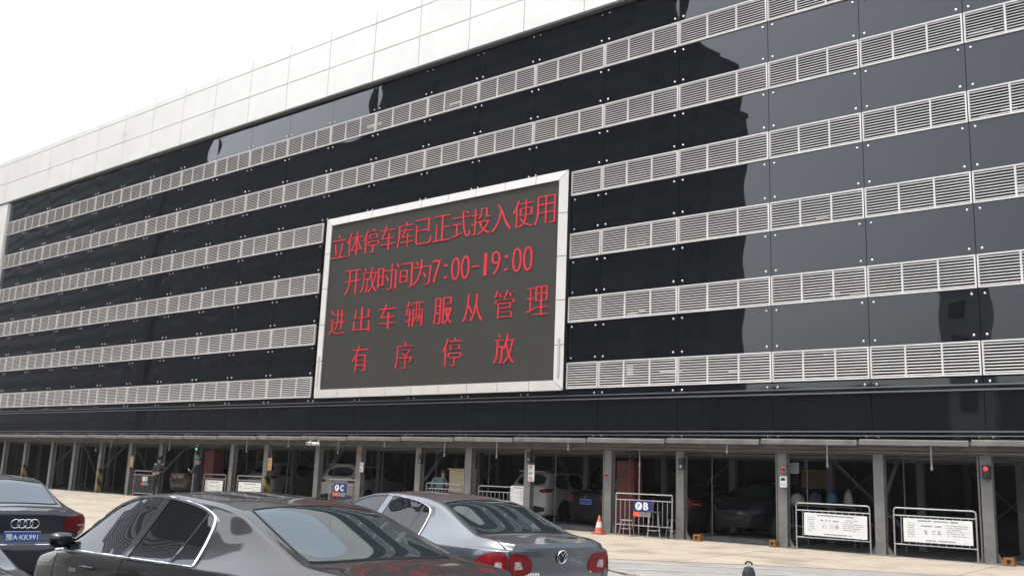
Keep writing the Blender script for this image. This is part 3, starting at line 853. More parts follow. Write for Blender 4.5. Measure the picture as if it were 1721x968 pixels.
class Car:
    def __init__(s, root, spec, body_mat, M_=121, fine=True):
        s.root = root; s.spec = spec
        L = spec['L']
        st = .045 if fine else .09
        ys = np.unique(np.round(np.concatenate([np.linspace(0, .5, 19 if fine else 10), np.arange(.5, L - .5, st), np.linspace(L - .5, L, 15 if fine else 8)]), 4))
        zt = gsmooth(spec['top'], ys, spec.get('sig', .09)); zb = gsmooth(spec['belt'], ys, .12)
        ws = gsmooth(spec['ws'], ys, .15); wr = gsmooth(spec['wr'], ys, .10)
        ra, fa = spec.get('rtap', (.55, .19)), (.6, .25)
        tap = np.ones_like(ys)
        q = np.clip((ra[0] - ys) / ra[0], 0, 1); tap -= ra[1] * q ** 2.6
        q = np.clip((ys - (L - fa[0])) / fa[0], 0, 1); tap -= fa[1] * q ** 2.4
        ws = ws * tap; wr = wr * tap
        rings = []
        for y, t, b_, w, r_ in zip(ys, zt, zb, ws, wr):
            g = max(t - b_, .03)
            h = [(w - .13, .20), (w - .045, .23), (w - .012, .40), (w + .004, .62), (w + .006, b_ - .15), (w - .008, b_ - .045), (w - .022, b_), (w - .030, b_ + .012),
                 (w - .065, b_ + .05 * min(1, g / .3)), (r_ + .5 * (w - .065 - r_), b_ + .46 * g), (r_ + .05 * (w - r_), b_ + .82 * g), (r_ - .012, b_ + .925 * g), (r_ - .075, t - .036 * min(1, g / .2)), (r_ * .5, t - .012), (0, t)]
            full = [(-a, c) for a, c in h] + h[-2::-1]
            full = full
            sec = bspline(full, M_)
            rings.append([(-x_, y, z_) for x_, z_ in sec[::-1]])
        N = len(ys)
        V = [p for rg in rings for p in rg]
        F = [(i * M_ + k, i * M_ + k + 1, (i + 1) * M_ + k + 1, (i + 1) * M_ + k) for i in range(N - 1) for k in range(M_ - 1)]
        # end caps: rows between the mirrored ring points
        K = 24
        for end in (0, N - 1):
            rg = rings[end]
            base = len(V)
            half = M_ // 2
            for i in range(half + 1):
                a, c = rg[i], rg[M_ - 1 - i]
                for k in range(K + 1):
                    u = -1 + 2 * k / K
                    x_ = a[0] + (c[0] - a[0]) * k / K
                    bl = spec['rear'](a[2]) if end == 0 else spec.get('front', lambda z: .04)(a[2])
                    y = a[1] + (-1 if end == 0 else 1) * bl * (1 - abs(u) ** 4)
                    V.append((x_, y, a[2]))
            for i in range(half):
                for k in range(K):
                    F.append((base + i * (K + 1) + k, base + i * (K + 1) + k + 1, base + (i + 1) * (K + 1) + k + 1, base + (i + 1) * (K + 1) + k))
        mb = MB(); mb.add(V, F)
        me = mb.mesh('body', body_mat, False)
        bm = bmesh.new(); bm.from_mesh(me)
        bmesh.ops.remove_doubles(bm, verts=bm.verts, dist=.0015)
        bmesh.ops.dissolve_degenerate(bm, edges=bm.edges, dist=.0005)
        bmesh.ops.recalc_face_normals(bm, faces=bm.faces)
        bm.to_mesh(me)
        s.bvh = BVHTree.FromBMesh(bm); bm.free()
        me.polygons.foreach_set('use_smooth', [True] * len(me.polygons))
        me.set_sharp_from_angle(angle=R(38))
        s.body = bpy.data.objects.new('body', me); COL.objects.link(s.body); s.body.parent = root

    def hit(s, plane, a, c):
        if plane == 'L': o, d = Vector((-3, a, c)), Vector((1, 0, 0))
        elif plane == 'R': o, d = Vector((3, a, c)), Vector((-1, 0, 0))
        elif plane == 'top': o, d = Vector((a, c, 4)), Vector((0, 0, -1))
        elif plane == 'rear': o, d = Vector((a, -3, c)), Vector((0, 1, 0))
        elif plane == 'front': o, d = Vector((a, 9, c)), Vector((0, -1, 0))
        elif plane == 'cyl':
            ang = R(a); dd = Vector((math.sin(ang), -math.cos(ang), 0))
            o, d = Vector((0, 1.1, c)) + dd * 3, -dd
        elif plane == 'cylf':
            ang = R(a); dd = Vector((math.sin(ang), math.cos(ang), 0))
            o, d = Vector((0, s.spec['L'] - 1.1, c)) + dd * 3, -dd
        co, no, idx, dist = s.bvh.ray_cast(o, d)
        if co is None: return None
        if no.dot(d) > 0: no = -no
        return co, no

    def patch(s, name, outline, plane, m, off=.004, step=.05, rnd=2, parent=None, smooth_angle=50):
        ol = chaikin([(p[0], p[1]) for p in outline], rnd) if rnd else [Vector(p) for p in outline]
        sc = 57.3 / 1.0 if plane in ('cyl', 'cylf') else 1.0
        P = [(p[0] / sc, p[1]) for p in ol]
        # densify the outline
        D = []
        for i, a in enumerate(P):
            c = P[(i + 1) % len(P)]
            n = max(1, int(math.hypot(c[0] - a[0], c[1] - a[1]) / step))
            D += [(a[0] + (c[0] - a[0]) * k / n, a[1] + (c[1] - a[1]) * k / n) for k in range(n)]
        nb = len(D)
        xs = [p[0] for p in D]; zs = [p[1] for p in D]
        def inside(x, z):
            r = False
            for i in range(nb):
                a, c = D[i], D[i - 1]
                if (a[1] > z) != (c[1] > z) and x < (c[0] - a[0]) * (z - a[1]) / (c[1] - a[1]) + a[0]: r = not r
            return r
        pts = list(D)
        x = min(xs) + step * .5
        while x < max(xs):
            z = min(zs) + step * .5
            while z < max(zs):
                if inside(x, z) and min((x - a) ** 2 + (z - c) ** 2 for a, c in D) > (step * .4) ** 2: pts.append((x, z))
                z += step
            x += step
        vv, ee, ff, *_ = delaunay_2d_cdt([Vector(p) for p in pts], [(i, (i + 1) % nb) for i in range(nb)], [], 1, 1e-5)
        co = []; ok = []
        for v in vv:
            h = s.hit(plane, v[0] * sc, v[1])
            ok.append(h is not None)
            co.append((h[0] + h[1] * off) if h else Vector((0, 0, 0)))
        inn = [None if not k else c for c, k in zip(co, ok)]
        F = [tuple(f) for f in ff if all(ok[i] for i in f)]
        cnt = {}
        for f in F:
            for i in range(len(f)):
                e = (f[i], f[(i + 1) % len(f)]); cnt[tuple(sorted(e))] = cnt.get(tuple(sorted(e)), []) + [e]
        V = list(co)
        low = {}
        for es in cnt.values():
            if len(es) == 1:
                a, c = es[0]
                for q in (a, c):
                    if q not in low:
                        h = s.hit(plane, vv[q][0] * sc, vv[q][1])
                        low[q] = len(V); V.append(h[0] - h[1] * .006)
                F.append((c, a, low[a], low[c]))
        used = sorted({i for f in F for i in f}); mp = {u: i for i, u in enumerate(used)}
        mb = MB(); mb.add([V[i] for i in used], [tuple(mp[i] for i in f) for f in F])
        o = mb.build(name, m, parent or s.root, True, angle=smooth_angle)
        return o

    def line(s, name, pts, plane, m, r=.006, off=.0, closed=False, rnd=2, n=6, parent=None, add_to=None):
        ol = chaikin([(p[0], p[1]) for p in pts], rnd, closed) if rnd else [Vector(p) for p in pts]
        P = []
        N = len(ol)
        sc = 57.3 if plane in ('cyl', 'cylf') else 1
        for i in range(N if closed else N - 1):
            a, c = ol[i], ol[(i + 1) % N]
            k = max(1, int(math.hypot((a[0] - c[0]) / sc, a[1] - c[1]) / .04))
            P += [a + (c - a) * j / k for j in range(k)]
        if not closed: P.append(ol[-1])
        Q = []
        for p in P:
            h = s.hit(plane, p[0], p[1])
            if h: Q.append(h[0] + h[1] * off)
        mb = add_to or MB()
        if len(Q) > 1: mb.tube(Q, r, n, closed=closed)
        if add_to is None: return mb.build(name, m, parent or s.root, True, angle=60)

    def badge(s, name, build, x, z, plane='rear', m=None, parent=None):
        h = s.hit(plane, x, z)
        mb = MB(); build(mb)
        o = mb.build(name, m or M['chrome'], parent or s.root, True, angle=60)
        nrm = h[1]
        zz = Vector((0, 0, 1)); xx = zz.cross(-nrm).normalized() if plane != 'x' else None
        xx = (-nrm).cross(zz) * 1.0
        xx.normalize()
        up = xx.cross(-nrm).normalized()
        # local: X right as seen from outside, Z up, -Y out of the surface
        o.matrix_local = Matrix(((xx.x, -nrm.x, up.x, h[0].x), (xx.y, -nrm.y, up.y, h[0].y), (xx.z, -nrm.z, up.z, h[0].z), (0, 0, 0, 1)))
        return o

    def wheels(s, yr, yf, rad=.31):
        t = MB(); w = .20
        t.lathe([(rad - .09, -w / 2), (rad - .02, -w / 2), (rad, -w / 2 + .03), (rad, w / 2 - .03), (rad - .02, w / 2), (rad - .09, w / 2)], axis='x', n=28)
        r_ = MB()
        r_.lathe([(rad - .085, -w / 2 + .01), (rad - .10, -w / 2 + .02), (rad - .11, .02), (rad - .13, .03), (.0, .03)], axis='x', n=28)
        for k in range(5):
            a = 2 * math.pi * k / 5
            r_.bar((-w / 2 + .03, .05 * math.cos(a), .05 * math.sin(a)), (-w / 2 + .02, (rad - .10) * math.cos(a), (rad - .10) * math.sin(a)), .05, .03, up=(1, 0, 0))
        r_.lathe([(.06, -w / 2 + .01), (.06, .02)], axis='x', n=16)
        tm = t.mesh('tyre', M['tyre'], True, 40); rm = r_.mesh('rim', M['rim'], True, 40)
        for sd in (-1, 1):
            for y in (yr, yf):
                h = s.hit('L' if sd < 0 else 'R', y, .5)
                x = abs(h[0].x) - w / 2 + .012
                wh = link('wheel', MB_hub, s.root, (sd * x, y, rad))
                if sd > 0: wh.rotation_euler = (0, 0, math.pi)
                link('tyre', tm, wh); link('rim', rm, wh)
                pl = 'L' if sd < 0 else 'R'
                arc = [(y + (rad + .055) * math.cos(a), rad + (rad + .055) * math.sin(a)) for a in np.linspace(-.25, math.pi + .25, 22)]
                s.patch('wheel_arch', arc, pl, M['seam'], off=.002, step=.08, rnd=0)
hub = MB(); hub.lathe([(.07, -.02), (.07, .08)], axis='x', n=12)
MB_hub = hub.mesh('wheel', M['rim'])

def mirror_pts(p, plane):
    return [(-a, c) for a, c in p]

def sedan(name, label, loc, rz, pt, kind, group=None, plate=None, fine=True):
    root = thing(name, label, 'car', loc, rz, group)
    big = kind in ('large', 'rings')
    L = 4.86 if big else 4.55
    k = L / 4.55
    if big:
        spec = dict(L=L, sig=.065,
            top=[(0, 1.045), (.35, 1.07), (.54, 1.08), (1.42, 1.392), (1.75, 1.442), (2.4, 1.475), (2.9, 1.455), (3.2, 1.40), (3.95, 1.02), (4.4, .93), (4.75, .78), (4.86, .68)],
            belt=[(0, .965), (.7, .975), (1.6, .965), (3.0, .93), (3.9, .905), (4.5, .80), (4.86, .62)],
            ws=[(0, .86), (.5, .885), (1.2, .915), (2.5, .92), (3.7, .905), (4.4, .85), (4.86, .74)],
            wr=[(0, .74), (.6, .70), (1.3, .64), (1.8, .64), (2.5, .645), (3.1, .635), (3.8, .68), (4.86, .55)])
        if kind == 'rings': spec['wr'] = [(y, w - .10) for y, w in spec['wr']]
    else:
        spec = dict(L=L, sig=.06,
            top=[(0, 1.035), (.30, 1.07), (.50, 1.082), (1.24, 1.382), (1.58, 1.438), (2.1, 1.462), (2.55, 1.445), (2.85, 1.39), (3.55, 1.02), (4.0, .93), (4.42, .78), (4.55, .66)],
            belt=[(0, .955), (.6, .965), (1.5, .955), (2.6, .925), (3.5, .90), (4.2, .79), (4.55, .62)],
            ws=[(0, .83), (.4, .85), (1.0, .872), (2.3, .88), (3.5, .87), (4.1, .82), (4.55, .70)],
            wr=[(0, .70), (.55, .665), (1.15, .595), (1.6, .585), (2.2, .59), (2.75, .585), (3.4, .66), (4.55, .5)])
    def rear(z):
        # lid, number plate recess and bumper shelf in profile
        v = np.interp(z, [.18, .26, .50, .60, .64, .72, .90, .99, 1.04, 1.1], [.02, .07, .085, .085, .045, .02, .03, .045, .02, .0])
        return float(v)
    spec['rear'] = rear
    spec['front'] = lambda z: float(np.interp(z, [.2, .45, .6, .8], [.05, .09, .08, .02]))
    c = Car(root, spec, pt, fine=fine, M_=121 if fine else 61)
    # rear window and windscreen
    if big:
        bl = [(-.60, .60), (-.3, .585), (0, .58), (.3, .585), (.60, .60), (.595, .64), (.565, 1.0), (.53, 1.40), (.52, 1.45), (.48, 1.465), (0, 1.485), (-.48, 1.465), (-.52, 1.45), (-.53, 1.40), (-.565, 1.0), (-.595, .64)]
        if kind == 'rings': bl = [(x * .92, y + .06) for x, y in bl]
        wsn = [(-.62, 3.86), (0, 3.95), (.62, 3.86), (.50, 3.28), (0, 3.20), (-.50, 3.28)]
        dlo = [(1.545, .985), (1.555, 1.04), (1.585, 1.16), (1.625, 1.275), (1.68, 1.315), (1.95, 1.375), (2.5, 1.418), (2.95, 1.392), (3.35, 1.275), (3.84, .975), (3.86, .945), (3.75, .94), (2.6, .965), (1.60, .982)]
        bp = (2.52, 2.66); qx = ((1.82, .99), (1.98, 1.33)); hy = (2.05, 3.15)
    else:
        bl = [(-.57, .565), (-.3, .55), (0, .545), (.3, .55), (.57, .565), (.565, .60), (.55, .85), (.51, 1.22), (.50, 1.265), (.46, 1.28), (0, 1.30), (-.46, 1.28), (-.50, 1.265), (-.51, 1.22), (-.55, .85), (-.565, .60)]
        wsn = [(-.60, 3.46), (0, 3.55), (.60, 3.46), (.48, 2.93), (0, 2.86), (-.48, 2.93)]
        dlo = [(1.27, .985), (1.272, 1.04), (1.28, 1.16), (1.295, 1.255), (1.35, 1.30), (1.6, 1.358), (2.15, 1.402), (2.6, 1.375), (2.95, 1.28), (3.42, .975), (3.44, .945), (3.3, .94), (2.2, .965), (1.32, .983)]
        bp = (2.22, 2.36); qx = ((1.50, .99), (1.66, 1.31)); hy = (1.75, 2.85)
    c.patch('rear_window', bl, 'top', M['car_glass'], off=.003, step=.06, rnd=2)
    c.line('window_seal', bl, 'top', M['seam'], r=.008, off=.001, closed=True)
    c.patch('windscreen', wsn, 'top', M['car_glass'], off=.003, step=.07, rnd=1)
    D = chaikin(dlo, 2)
    def clip(poly, y, keep_less):
        out = []
        for i in range(len(poly)):
            a, b_ = poly[i], poly[(i + 1) % len(poly)]
            f = lambda p: (p[0] - y) if keep_less else (y - p[0])
            if f(a) <= 0: out.append(a)
            if f(a) * f(b_) < 0:
                t = f(a) / (f(a) - f(b_)); out.append(a + (b_ - a) * t)
        return out
    # sheared clipping: the B pillar leans, so shear y by z
    sh = .34
    S = [Vector((p[0] - sh * (p[1] - 1.0) * -1, p[1])) for p in D]
    def uns(poly): return [(p[0] + sh * (p[1] - 1.0) * -1, p[1]) for p in poly]
    for pl in ('L', 'R'):
        rr = clip(S, bp[0] - .0, True); ff_ = clip(S, bp[1], False)
        mid = clip(clip(S, bp[1] - .012, True), bp[0] + .012, False)
        q = qx[0][0] + .06
        rdoor = clip(rr, q + .022, False); quart = clip(rr, q - .022, True); bar_ = clip(clip(rr, q + .016, True), q - .016, False)
        c.patch('side_window', uns(rdoor), pl, M['side_glass'], step=.06, rnd=0)
        c.patch('quarter_window', uns(quart), pl, M['side_glass'], step=.06, rnd=0)
        c.patch('window_divider', uns(bar_), pl, M['trim_black'], off=.006, step=.06, rnd=0)
        c.patch('side_window', uns(ff_), pl, M['side_glass'], step=.06, rnd=0)
        c.patch('pillar_trim', uns(mid), pl, M['trim_black'] if big else pt, off=.007, step=.06, rnd=0)
        if big:
            c.line('window_trim', dlo[:10], pl, M['chrome'], r=.015, off=.005, closed=False, rnd=2)
            low = [(1.535, .978), (2.6, .956), (3.75, .930), (3.98, .905)]
            c.line('belt_trim', low, pl, M['chrome'], r=.014, off=.004, closed=False, rnd=1)
        else:
            c.line('window_trim', [tuple(p) for p in D], pl, M['chrome'], r=.009, off=.006, closed=True, rnd=0)
        # door gaps
        mb = MB()
        a = dlo[0][0]
        c.line('', [(a + .0, .965), (a - .06, .85), (a - .02, .65), (a + .16, .45), (a + .2, .30)], pl, None, r=.004, add_to=mb)
        c.line('', [((bp[0] + bp[1]) / 2, .95), ((bp[0] + bp[1]) / 2 + .02, .6), ((bp[0] + bp[1]) / 2 + .02, .28)], pl, None, r=.004, add_to=mb)
        yf = dlo[9][0] + .02
        c.line('', [(yf, .90), (yf + .02, .6), (yf - .06, .28)], pl, None, r=.004, add_to=mb)
        mb.build('door_gap', M['seam'], root)
        # handles
        for y in hy:
            h = c.hit(pl, y, .84)
            sg = -1 if pl == 'L' else 1
            hb = MB(); hb.tube([(h[0].x - sg * .01, y - .10, .84), (h[0].x + sg * .03, y - .075, .842), (h[0].x + sg * .035, y, .843), (h[0].x + sg * .03, y + .075, .842), (h[0].x - sg * .01, y + .10, .84)], .011, 8)
            hb.build('door_handle', pt, root, True)
        # mirror
        ym = dlo[9][0] - .13
        sg = -1 if pl == 'L' else 1
        h = c.hit(pl, ym, .95)
        mbm = MB()
        prof = [(.0, -.005), (.045, .0), (.072, .03), (.080, .07), (.072, .10), (.045, .125), (0, .135)]
        vv = []; n = 16
        for r_, hh in prof:
            for j in range(n):
                a_ = 2 * math.pi * j / n
                ca, sa = math.cos(a_), math.sin(a_)
                px = abs(ca) ** .7 * (1 if ca > 0 else -1); pz = abs(sa) ** .7 * (1 if sa > 0 else -1)
                vv.append((sg * (abs(h[0].x) + .045 + px * r_ * 1.30), ym + .0 + hh, 1.005 + pz * r_ * .80))
        ffm = [(i * n + j, i * n + (j + 1) % n, (i + 1) * n + (j + 1) % n, (i + 1) * n + j) for i in range(len(prof) - 1) for j in range(n)]
        mbm.add(vv, ffm)
        mbm.tube([(sg * (abs(h[0].x) - .05), ym + .03, .955), (sg * (abs(h[0].x) + .08), ym + .05, .975)], .022, 8)
        mr = mbm.build('side_mirror', M['trim_black'] if big else pt, root, True)
    # boot lid gaps, roof seams
    xg = bl[0][0]
    mb = MB()
    for sg in (-1, 1):
        c.line('', [(sg * .60, bl[0][1] + .02), (sg * .635, .35), (sg * .645, .06)], 'top', None, r=.0045, add_to=mb)
        c.line('', [(sg * .645, 1.02), (sg * .62, .9), (sg * .60, .72), (sg * .55, .655)], 'rear', None, r=.0045, add_to=mb)
    c.line('', [(-.55, .655), (0, .65), (.55, .655)], 'rear', None, r=.0045, add_to=mb)
    c.line('', [(-.60, bl[0][1] - .02), (0, bl[0][1] - .04), (.60, bl[0][1] - .02)], 'top', None, r=.0045, add_to=mb)
    mb.build('boot_gap', M['seam'], root)
    c.wheels(1.02 * k, L - .92 * k, .32 if big else .31)
    # tail lamps
    for sg in (-1, 1):
        f = lambda P: [(sg * a, z) for a, z in P][::sg]
        if kind == 'grey':
            outer = [(30.8, .735), (30.8, .945), (35, .955), (40, .935), (44.5, .88), (48, .80), (47, .745), (39, .725)]
            inner = [(30.1, .735), (30.1, .945), (24.5, .94), (21.0, .92), (18.0, .85), (18.8, .745)]
            lo = c.patch('tail_lamp', f(outer), 'cyl', M['lamp_red'], off=.009, step=.025, rnd=1)
            li = c.patch('tail_lamp', f(inner), 'cyl', M['lamp_red'], off=.009, step=.025, rnd=1)
            c.patch('clear_lens', f([(33, .795), (33, .855), (35.6, .86), (36.4, .80)]), 'cyl', M['lamp_white'], off=.013, step=.02, rnd=0, parent=lo)
            c.patch('clear_lens', f([(27.6, .79), (27.6, .865), (24.8, .865), (23.6, .80)]), 'cyl', M['lamp_white'], off=.013, step=.02, rnd=0, parent=li)
        else:
            outer = [(25, .78), (24.5, .90), (25, .965), (31, .975), (38, .975), (43, .96), (46.5, .88), (46, .79), (38, .765), (30, .77)]
            lo = c.patch('tail_lamp', f(outer), 'cyl', M['lamp_dark'], off=.012, step=.025, rnd=1)
            c.patch('clear_lens', f([(32, .845), (32, .862), (44, .850), (44, .835)]), 'cyl', M['lamp_white'], off=.016, step=.02, rnd=0, parent=lo)
        # headlamps
        c.patch('headlight', f([(24, .60), (24, .72), (38, .76), (46, .74), (40, .62)]), 'cylf', M['headlamp'] if fine else M['headlamp_dim'], off=.008, step=.04)
    c.patch('grille', [(-.45, .45), (.45, .45), (.48, .62), (-.48, .62)], 'front', M['trim_black'], off=.004, step=.06, rnd=1)
    # rear emblem
    if kind == 'grey':
        def vw(mb):
            mb.tube([(.062 * math.cos(a), -.014, .062 * math.sin(a)) for a in np.linspace(0, 2 * math.pi, 32, endpoint=False)], .0065, 8, closed=True)
            mb.tube([(-.028, -.014, .052), (0, -.014, .006), (.028, -.014, .052)], .0058, 6)
            mb.tube([(-.052, -.014, .030), (-.024, -.014, -.052), (0, -.014, -.008), (.024, -.014, -.052), (.052, -.014, .030)], .0058, 6)
            mb.lathe([(.064, .004), (.064, -.006), (.0, -.006)], axis='y', n=28)
        e = c.badge('emblem', vw, 0, .905)
        e.data.materials.append(M['trim_black'])
        for p in e.data.polygons:
            if max(e.data.vertices[i].co.y for i in p.vertices) > -.007 and min(e.data.vertices[i].co.y for i in p.vertices) > -.0065: p.material_index = 1
    elif kind == 'rings':
        def rings4(mb):
            for i in range(4):
                mb.tube([((i - 1.5) * .076 + .056 * math.cos(a), -.012 - .003 * (i % 2), .056 * math.sin(a)) for a in np.linspace(0, 2 * math.pi, 28, endpoint=False)], .0075, 8, closed=True)
        c.badge('emblem', rings4, .02, .87)
        c.line('chrome_strip', [(-.80, .60), (0, .60), (.80, .60)], 'rear', M['chrome'], r=.012, off=.004, rnd=0)
    else:
        def oval(mb):
            mb.tube([(.055 * math.cos(a), -.012, .045 * math.sin(a)) for a in np.linspace(0, 2 * math.pi, 28, endpoint=False)], .006, 8, closed=True)
        c.badge('emblem', oval, 0, .93)
    if plate:
        pz = .70 if kind == 'rings' else .775
        h = c.hit('rear', 0, pz)
        yb = h[0].y - .018
        pb = MB(); pb.bevbox(-.22, .22, yb - .006, yb + .004, pz - .07, pz + .07, .003)
        pl_ = pb.build('number_plate', M['plate_blue'], root)
        if len(plate) > 1:
            me = text_mesh(plate, 1.0, M['white_paint'], 'plate_text', weight=.01, extrude=.001)
            fit_text(me, -.195, .195, pz - .042, pz + .045, yb - .0065)
            o = bpy.data.objects.new('plate_text', me); COL.objects.link(o); o.parent = pl_
        rm = MB(); rm.tube([(-.22, yb - .006, pz - .07), (.22, yb - .006, pz - .07), (.22, yb - .006, pz + .07), (-.22, yb - .006, pz + .07)], .0035, 6, closed=True)
        rm.build('plate_rim', M['white_paint'], pl_)
    return root, c

H = 1.374
grey, cg = sedan('grey_sedan', 'grey metallic sedan with bright red tail lamps and round chrome emblem on its boot', (-0.483, -15.474, -.185), H, M['paint_grey'], 'grey', plate=None)
def ticks(n, w, h, st=.0):
    def f(mb):
        for i in range(n):
            mb.box((i - n / 2) * w * 1.4, (i - n / 2) * w * 1.4 + w, -.006, .002, -h / 2, h / 2)
            if i % 2 == 0: mb.box((i - n / 2) * w * 1.4 + w, (i - n / 2) * w * 1.4 + w * 1.3, -.006, .002, h / 2 - .008, h / 2)
    return f
cg.badge('badge', ticks(6, .022, .03), -.36, .745)
cg.badge('badge', ticks(4, .022, .03), .46, .76)
black, cb = sedan('black_sedan', 'black sedan with chrome window trim and dark tinted glass, nearest in the foreground', (0.957, -18.696, -.205), 1.486, M['paint_black'], 'large')
cb.badge('badge', ticks(5, .02, .028), 3.42, .80, 'L')
audi, ca = sedan('black_saloon', 'blue-black saloon with four linked rings and blue plate at the left edge', (-8.02, -17.225, -.26), 1.347, M['paint_navy'], 'rings', plate='豫A·KK991')
fourth, c4 = sedan('parked_sedan', 'dark sedan of which only a rear corner shows at the bottom left', (0.1, -21.55, -.205), 1.42, M['paint_black'], 'large')

# ------------------------------------------------------------------ vehicles inside the garage
def suv(name, label, loc, rz, pt, plate=None, group=None):
    root = thing(name, label, 'car', loc, rz, group)
    L = 4.60
    spec = dict(L=L, sig=.07,
        top=[(0, 1.16), (.10, 1.22), (.45, 1.62), (.62, 1.665), (1.4, 1.70), (2.3, 1.685), (2.75, 1.60), (3.4, 1.16), (3.9, 1.06), (4.4, .94), (4.6, .80)],
        belt=[(0, 1.05), (1.5, 1.04), (3.4, 1.0), (4.2, .9), (4.6, .7)],
        ws=[(0, .86), (.5, .89), (2.3, .91), (3.6, .89), (4.2, .85), (4.6, .74)],
        wr=[(0, .72), (.5, .63), (1.2, .64), (2.3, .63), (2.8, .62), (3.4, .70), (4.6, .5)], rtap=(.35, .10))
    spec['rear'] = lambda z: float(np.interp(z, [.2, .3, .6, .66, .8, 1.1, 1.2], [.02, .10, .10, .05, .03, .02, 0]))
    c = Car(root, spec, pt, fine=False, M_=61)
    c.patch('rear_window', [(-.60, .07), (.60, .07), (.53, .42), (-.53, .42)], 'top', M['car_glass'], step=.09, rnd=1)
    c.patch('windscreen', [(-.60, 3.36), (.60, 3.36), (.5, 2.85), (-.5, 2.85)], 'top', M['car_glass'], step=.09, rnd=1)
    for pl in ('L', 'R'):
        c.patch('side_window', [(.42, 1.10), (.62, 1.52), (1.0, 1.57), (1.35, 1.58), (1.35, 1.08)], pl, M['side_glass'], step=.08, rnd=1)
        c.patch('side_window', [(1.40, 1.08), (1.40, 1.58), (2.25, 1.58), (2.25, 1.07)], pl, M['side_glass'], step=.08, rnd=1)
        c.patch('side_window', [(2.30, 1.07), (2.30, 1.57), (2.6, 1.53), (3.2, 1.12), (3.2, 1.05)], pl, M['side_glass'], step=.08, rnd=1)
    for sg in (-1, 1):
        c.patch('tail_lamp', [(sg * a, z) for a, z in [(24, .96), (24, 1.06), (38, 1.09), (47, 1.10), (44, .99), (38, .95)]][::sg], 'cyl', M['lamp_red'], off=.012, step=.04)
    c.patch('bumper', [(-.72, .28), (.72, .28), (.74, .52), (-.74, .52)], 'rear', M['black_plastic'], off=.006, step=.1, rnd=1)
    sp = MB(); sp.bevbox(-.55, .55, .20, .52, 1.635, 1.675, .012)
    sp.build('spoiler', pt, root, True)
    c.wheels(.95, 3.62, .34)
    if plate:
        h = c.hit('rear', 0, .80); pb = MB(); pb.bevbox(-.22, .22, h[0].y - .02, h[0].y - .008, .73, .87, .003)
        pb.build('number_plate', M['plate_blue'], root)
    return root, c
GRP = 'cars parked inside the garage bays'
# heading 0 puts the nose towards +y (rear faces the street)
suv('white_suv', 'white SUV with red tail lamps parked inside a bay behind the notice column', (-15.35, 3.0, .05), R(2), M['paint_white'], group=GRP)
dk, cd = sedan('dark_sedan', 'dark sedan with blue number plate in the bay behind the orange cone', (-12.05, 1.75, .05), R(-3), M['paint_dark'], 'large', fine=False, plate=' ', group=GRP)
suv('pale_wagon', 'pale hatchback with rear spoiler in the bay behind the C barrier', (-24.7, 2.6, .05), R(16), M['paint_white'], group=GRP)
sedan('dark_hatch', 'dark car with its nose out in the bay right of the C barrier', (-19.75, 6.6, .05), R(178), M['paint_dark'], 'plain', fine=False, group=GRP)
sedan('brown_sedan', 'reddish brown sedan parked between the two standing guards', (-36.75, 3.1, .05), R(2), M['paint_brown'], 'plain', fine=False, group=GRP)
suv('grey_van', 'grey van parked deep in a bay behind a white board barrier', (-29.88, 2.7, .05), R(2), M['paint_silver'], group=GRP)
sedan('black_hatch', 'black car in deep shade on a steel tray right of the B barrier', (-6.85, 6.2, .16), R(179), M['paint_dark'], 'large', fine=False, group=GRP)
sedan('shaded_sedan', 'dark sedan in shade behind the B barrier and stools', (-9.3, 2.2, .05), R(0), M['paint_dark'], 'plain', fine=False, group=GRP)

# ------------------------------------------------------------------ steel trays on the bay floors
def tray(label, x, w, y0=1.0):
    t = thing('parking_tray', label, 'pallet', (x, y0, .01), 0, 'steel parking trays on the bay floors')
    b = MB(); b.box(-w / 2, w / 2, 0, 4.9, 0, .07); b.build('deck', M['tray'], t)
    for sx in (-1, 1):
        b = MB(); b.box(sx * w / 2 - .05, sx * w / 2 + .05, .0, 4.9, .072, .15); b.build('side_rail', M['tray'], t)
    for y in np.linspace(.2, 4.6, 12):
        b = MB(); b.box(-w / 2 + .12, w / 2 - .12, y, y + .05, .071, .09); b.build('rib', M['tray'], t)
tray('steel parking tray under the black car right of the B barrier', -6.5, 2.45)
tray('steel parking tray under the dark sedan with the blue plate', -12.0, 2.4, .9)
tray('steel parking tray in the bay at the right end by the red signal', 1.1, 2.1, .9)

# ------------------------------------------------------------------ barriers, signs and boards
def barrier(label, x0, x1, y, h=1.12, nb=11, round_=True, leg=True, lower=.30):
    t = thing('barrier', label, 'barrier', (x0, y, 0), 0, 'steel tube barriers across the bays')
    w = x1 - x0
    mb = MB(); r_ = .019
    c_ = .07 if round_ else .0
    arc = []
    if round_:
        P = [(0, 0, 0), (0, 0, h - c_)] + [(c_ - c_ * math.cos(a), 0, h - c_ + c_ * math.sin(a)) for a in np.linspace(.3, math.pi / 2, 5)] + \
            [(w - c_ + c_ * math.sin(a), 0, h - c_ + c_ * math.cos(a)) for a in np.linspace(0, math.pi / 2 - .3, 5)] + [(w, 0, h - c_), (w, 0, 0)]
        mb.tube(P, r_, 8)
    else:
        mb.tube([(0, 0, 0), (0, 0, h)], r_, 8); mb.tube([(w, 0, 0), (w, 0, h)], r_, 8); mb.tube([(0, 0, h), (w, 0, h)], r_, 8)
    mb.build('frame', M['tubes'], t, True)
    for z in (h - .17, lower):
        b = MB(); b.tube([(0, 0, z), (w, 0, z)], .015, 8); b.build('rail', M['tubes'], t, True)
    bb = MB(); bb.tube([(0, 0, lower), (0, 0, h - .17)], .010, 6); me = bb.mesh('bar', M['tubes'], True)
    for i in range(1, nb):
        link('bar', me, t, (w * i / nb, 0, 0))
    return t
barrier('tube barrier with a white board in the bay left of the plain right-hand column', -4.67, -2.85, .25)
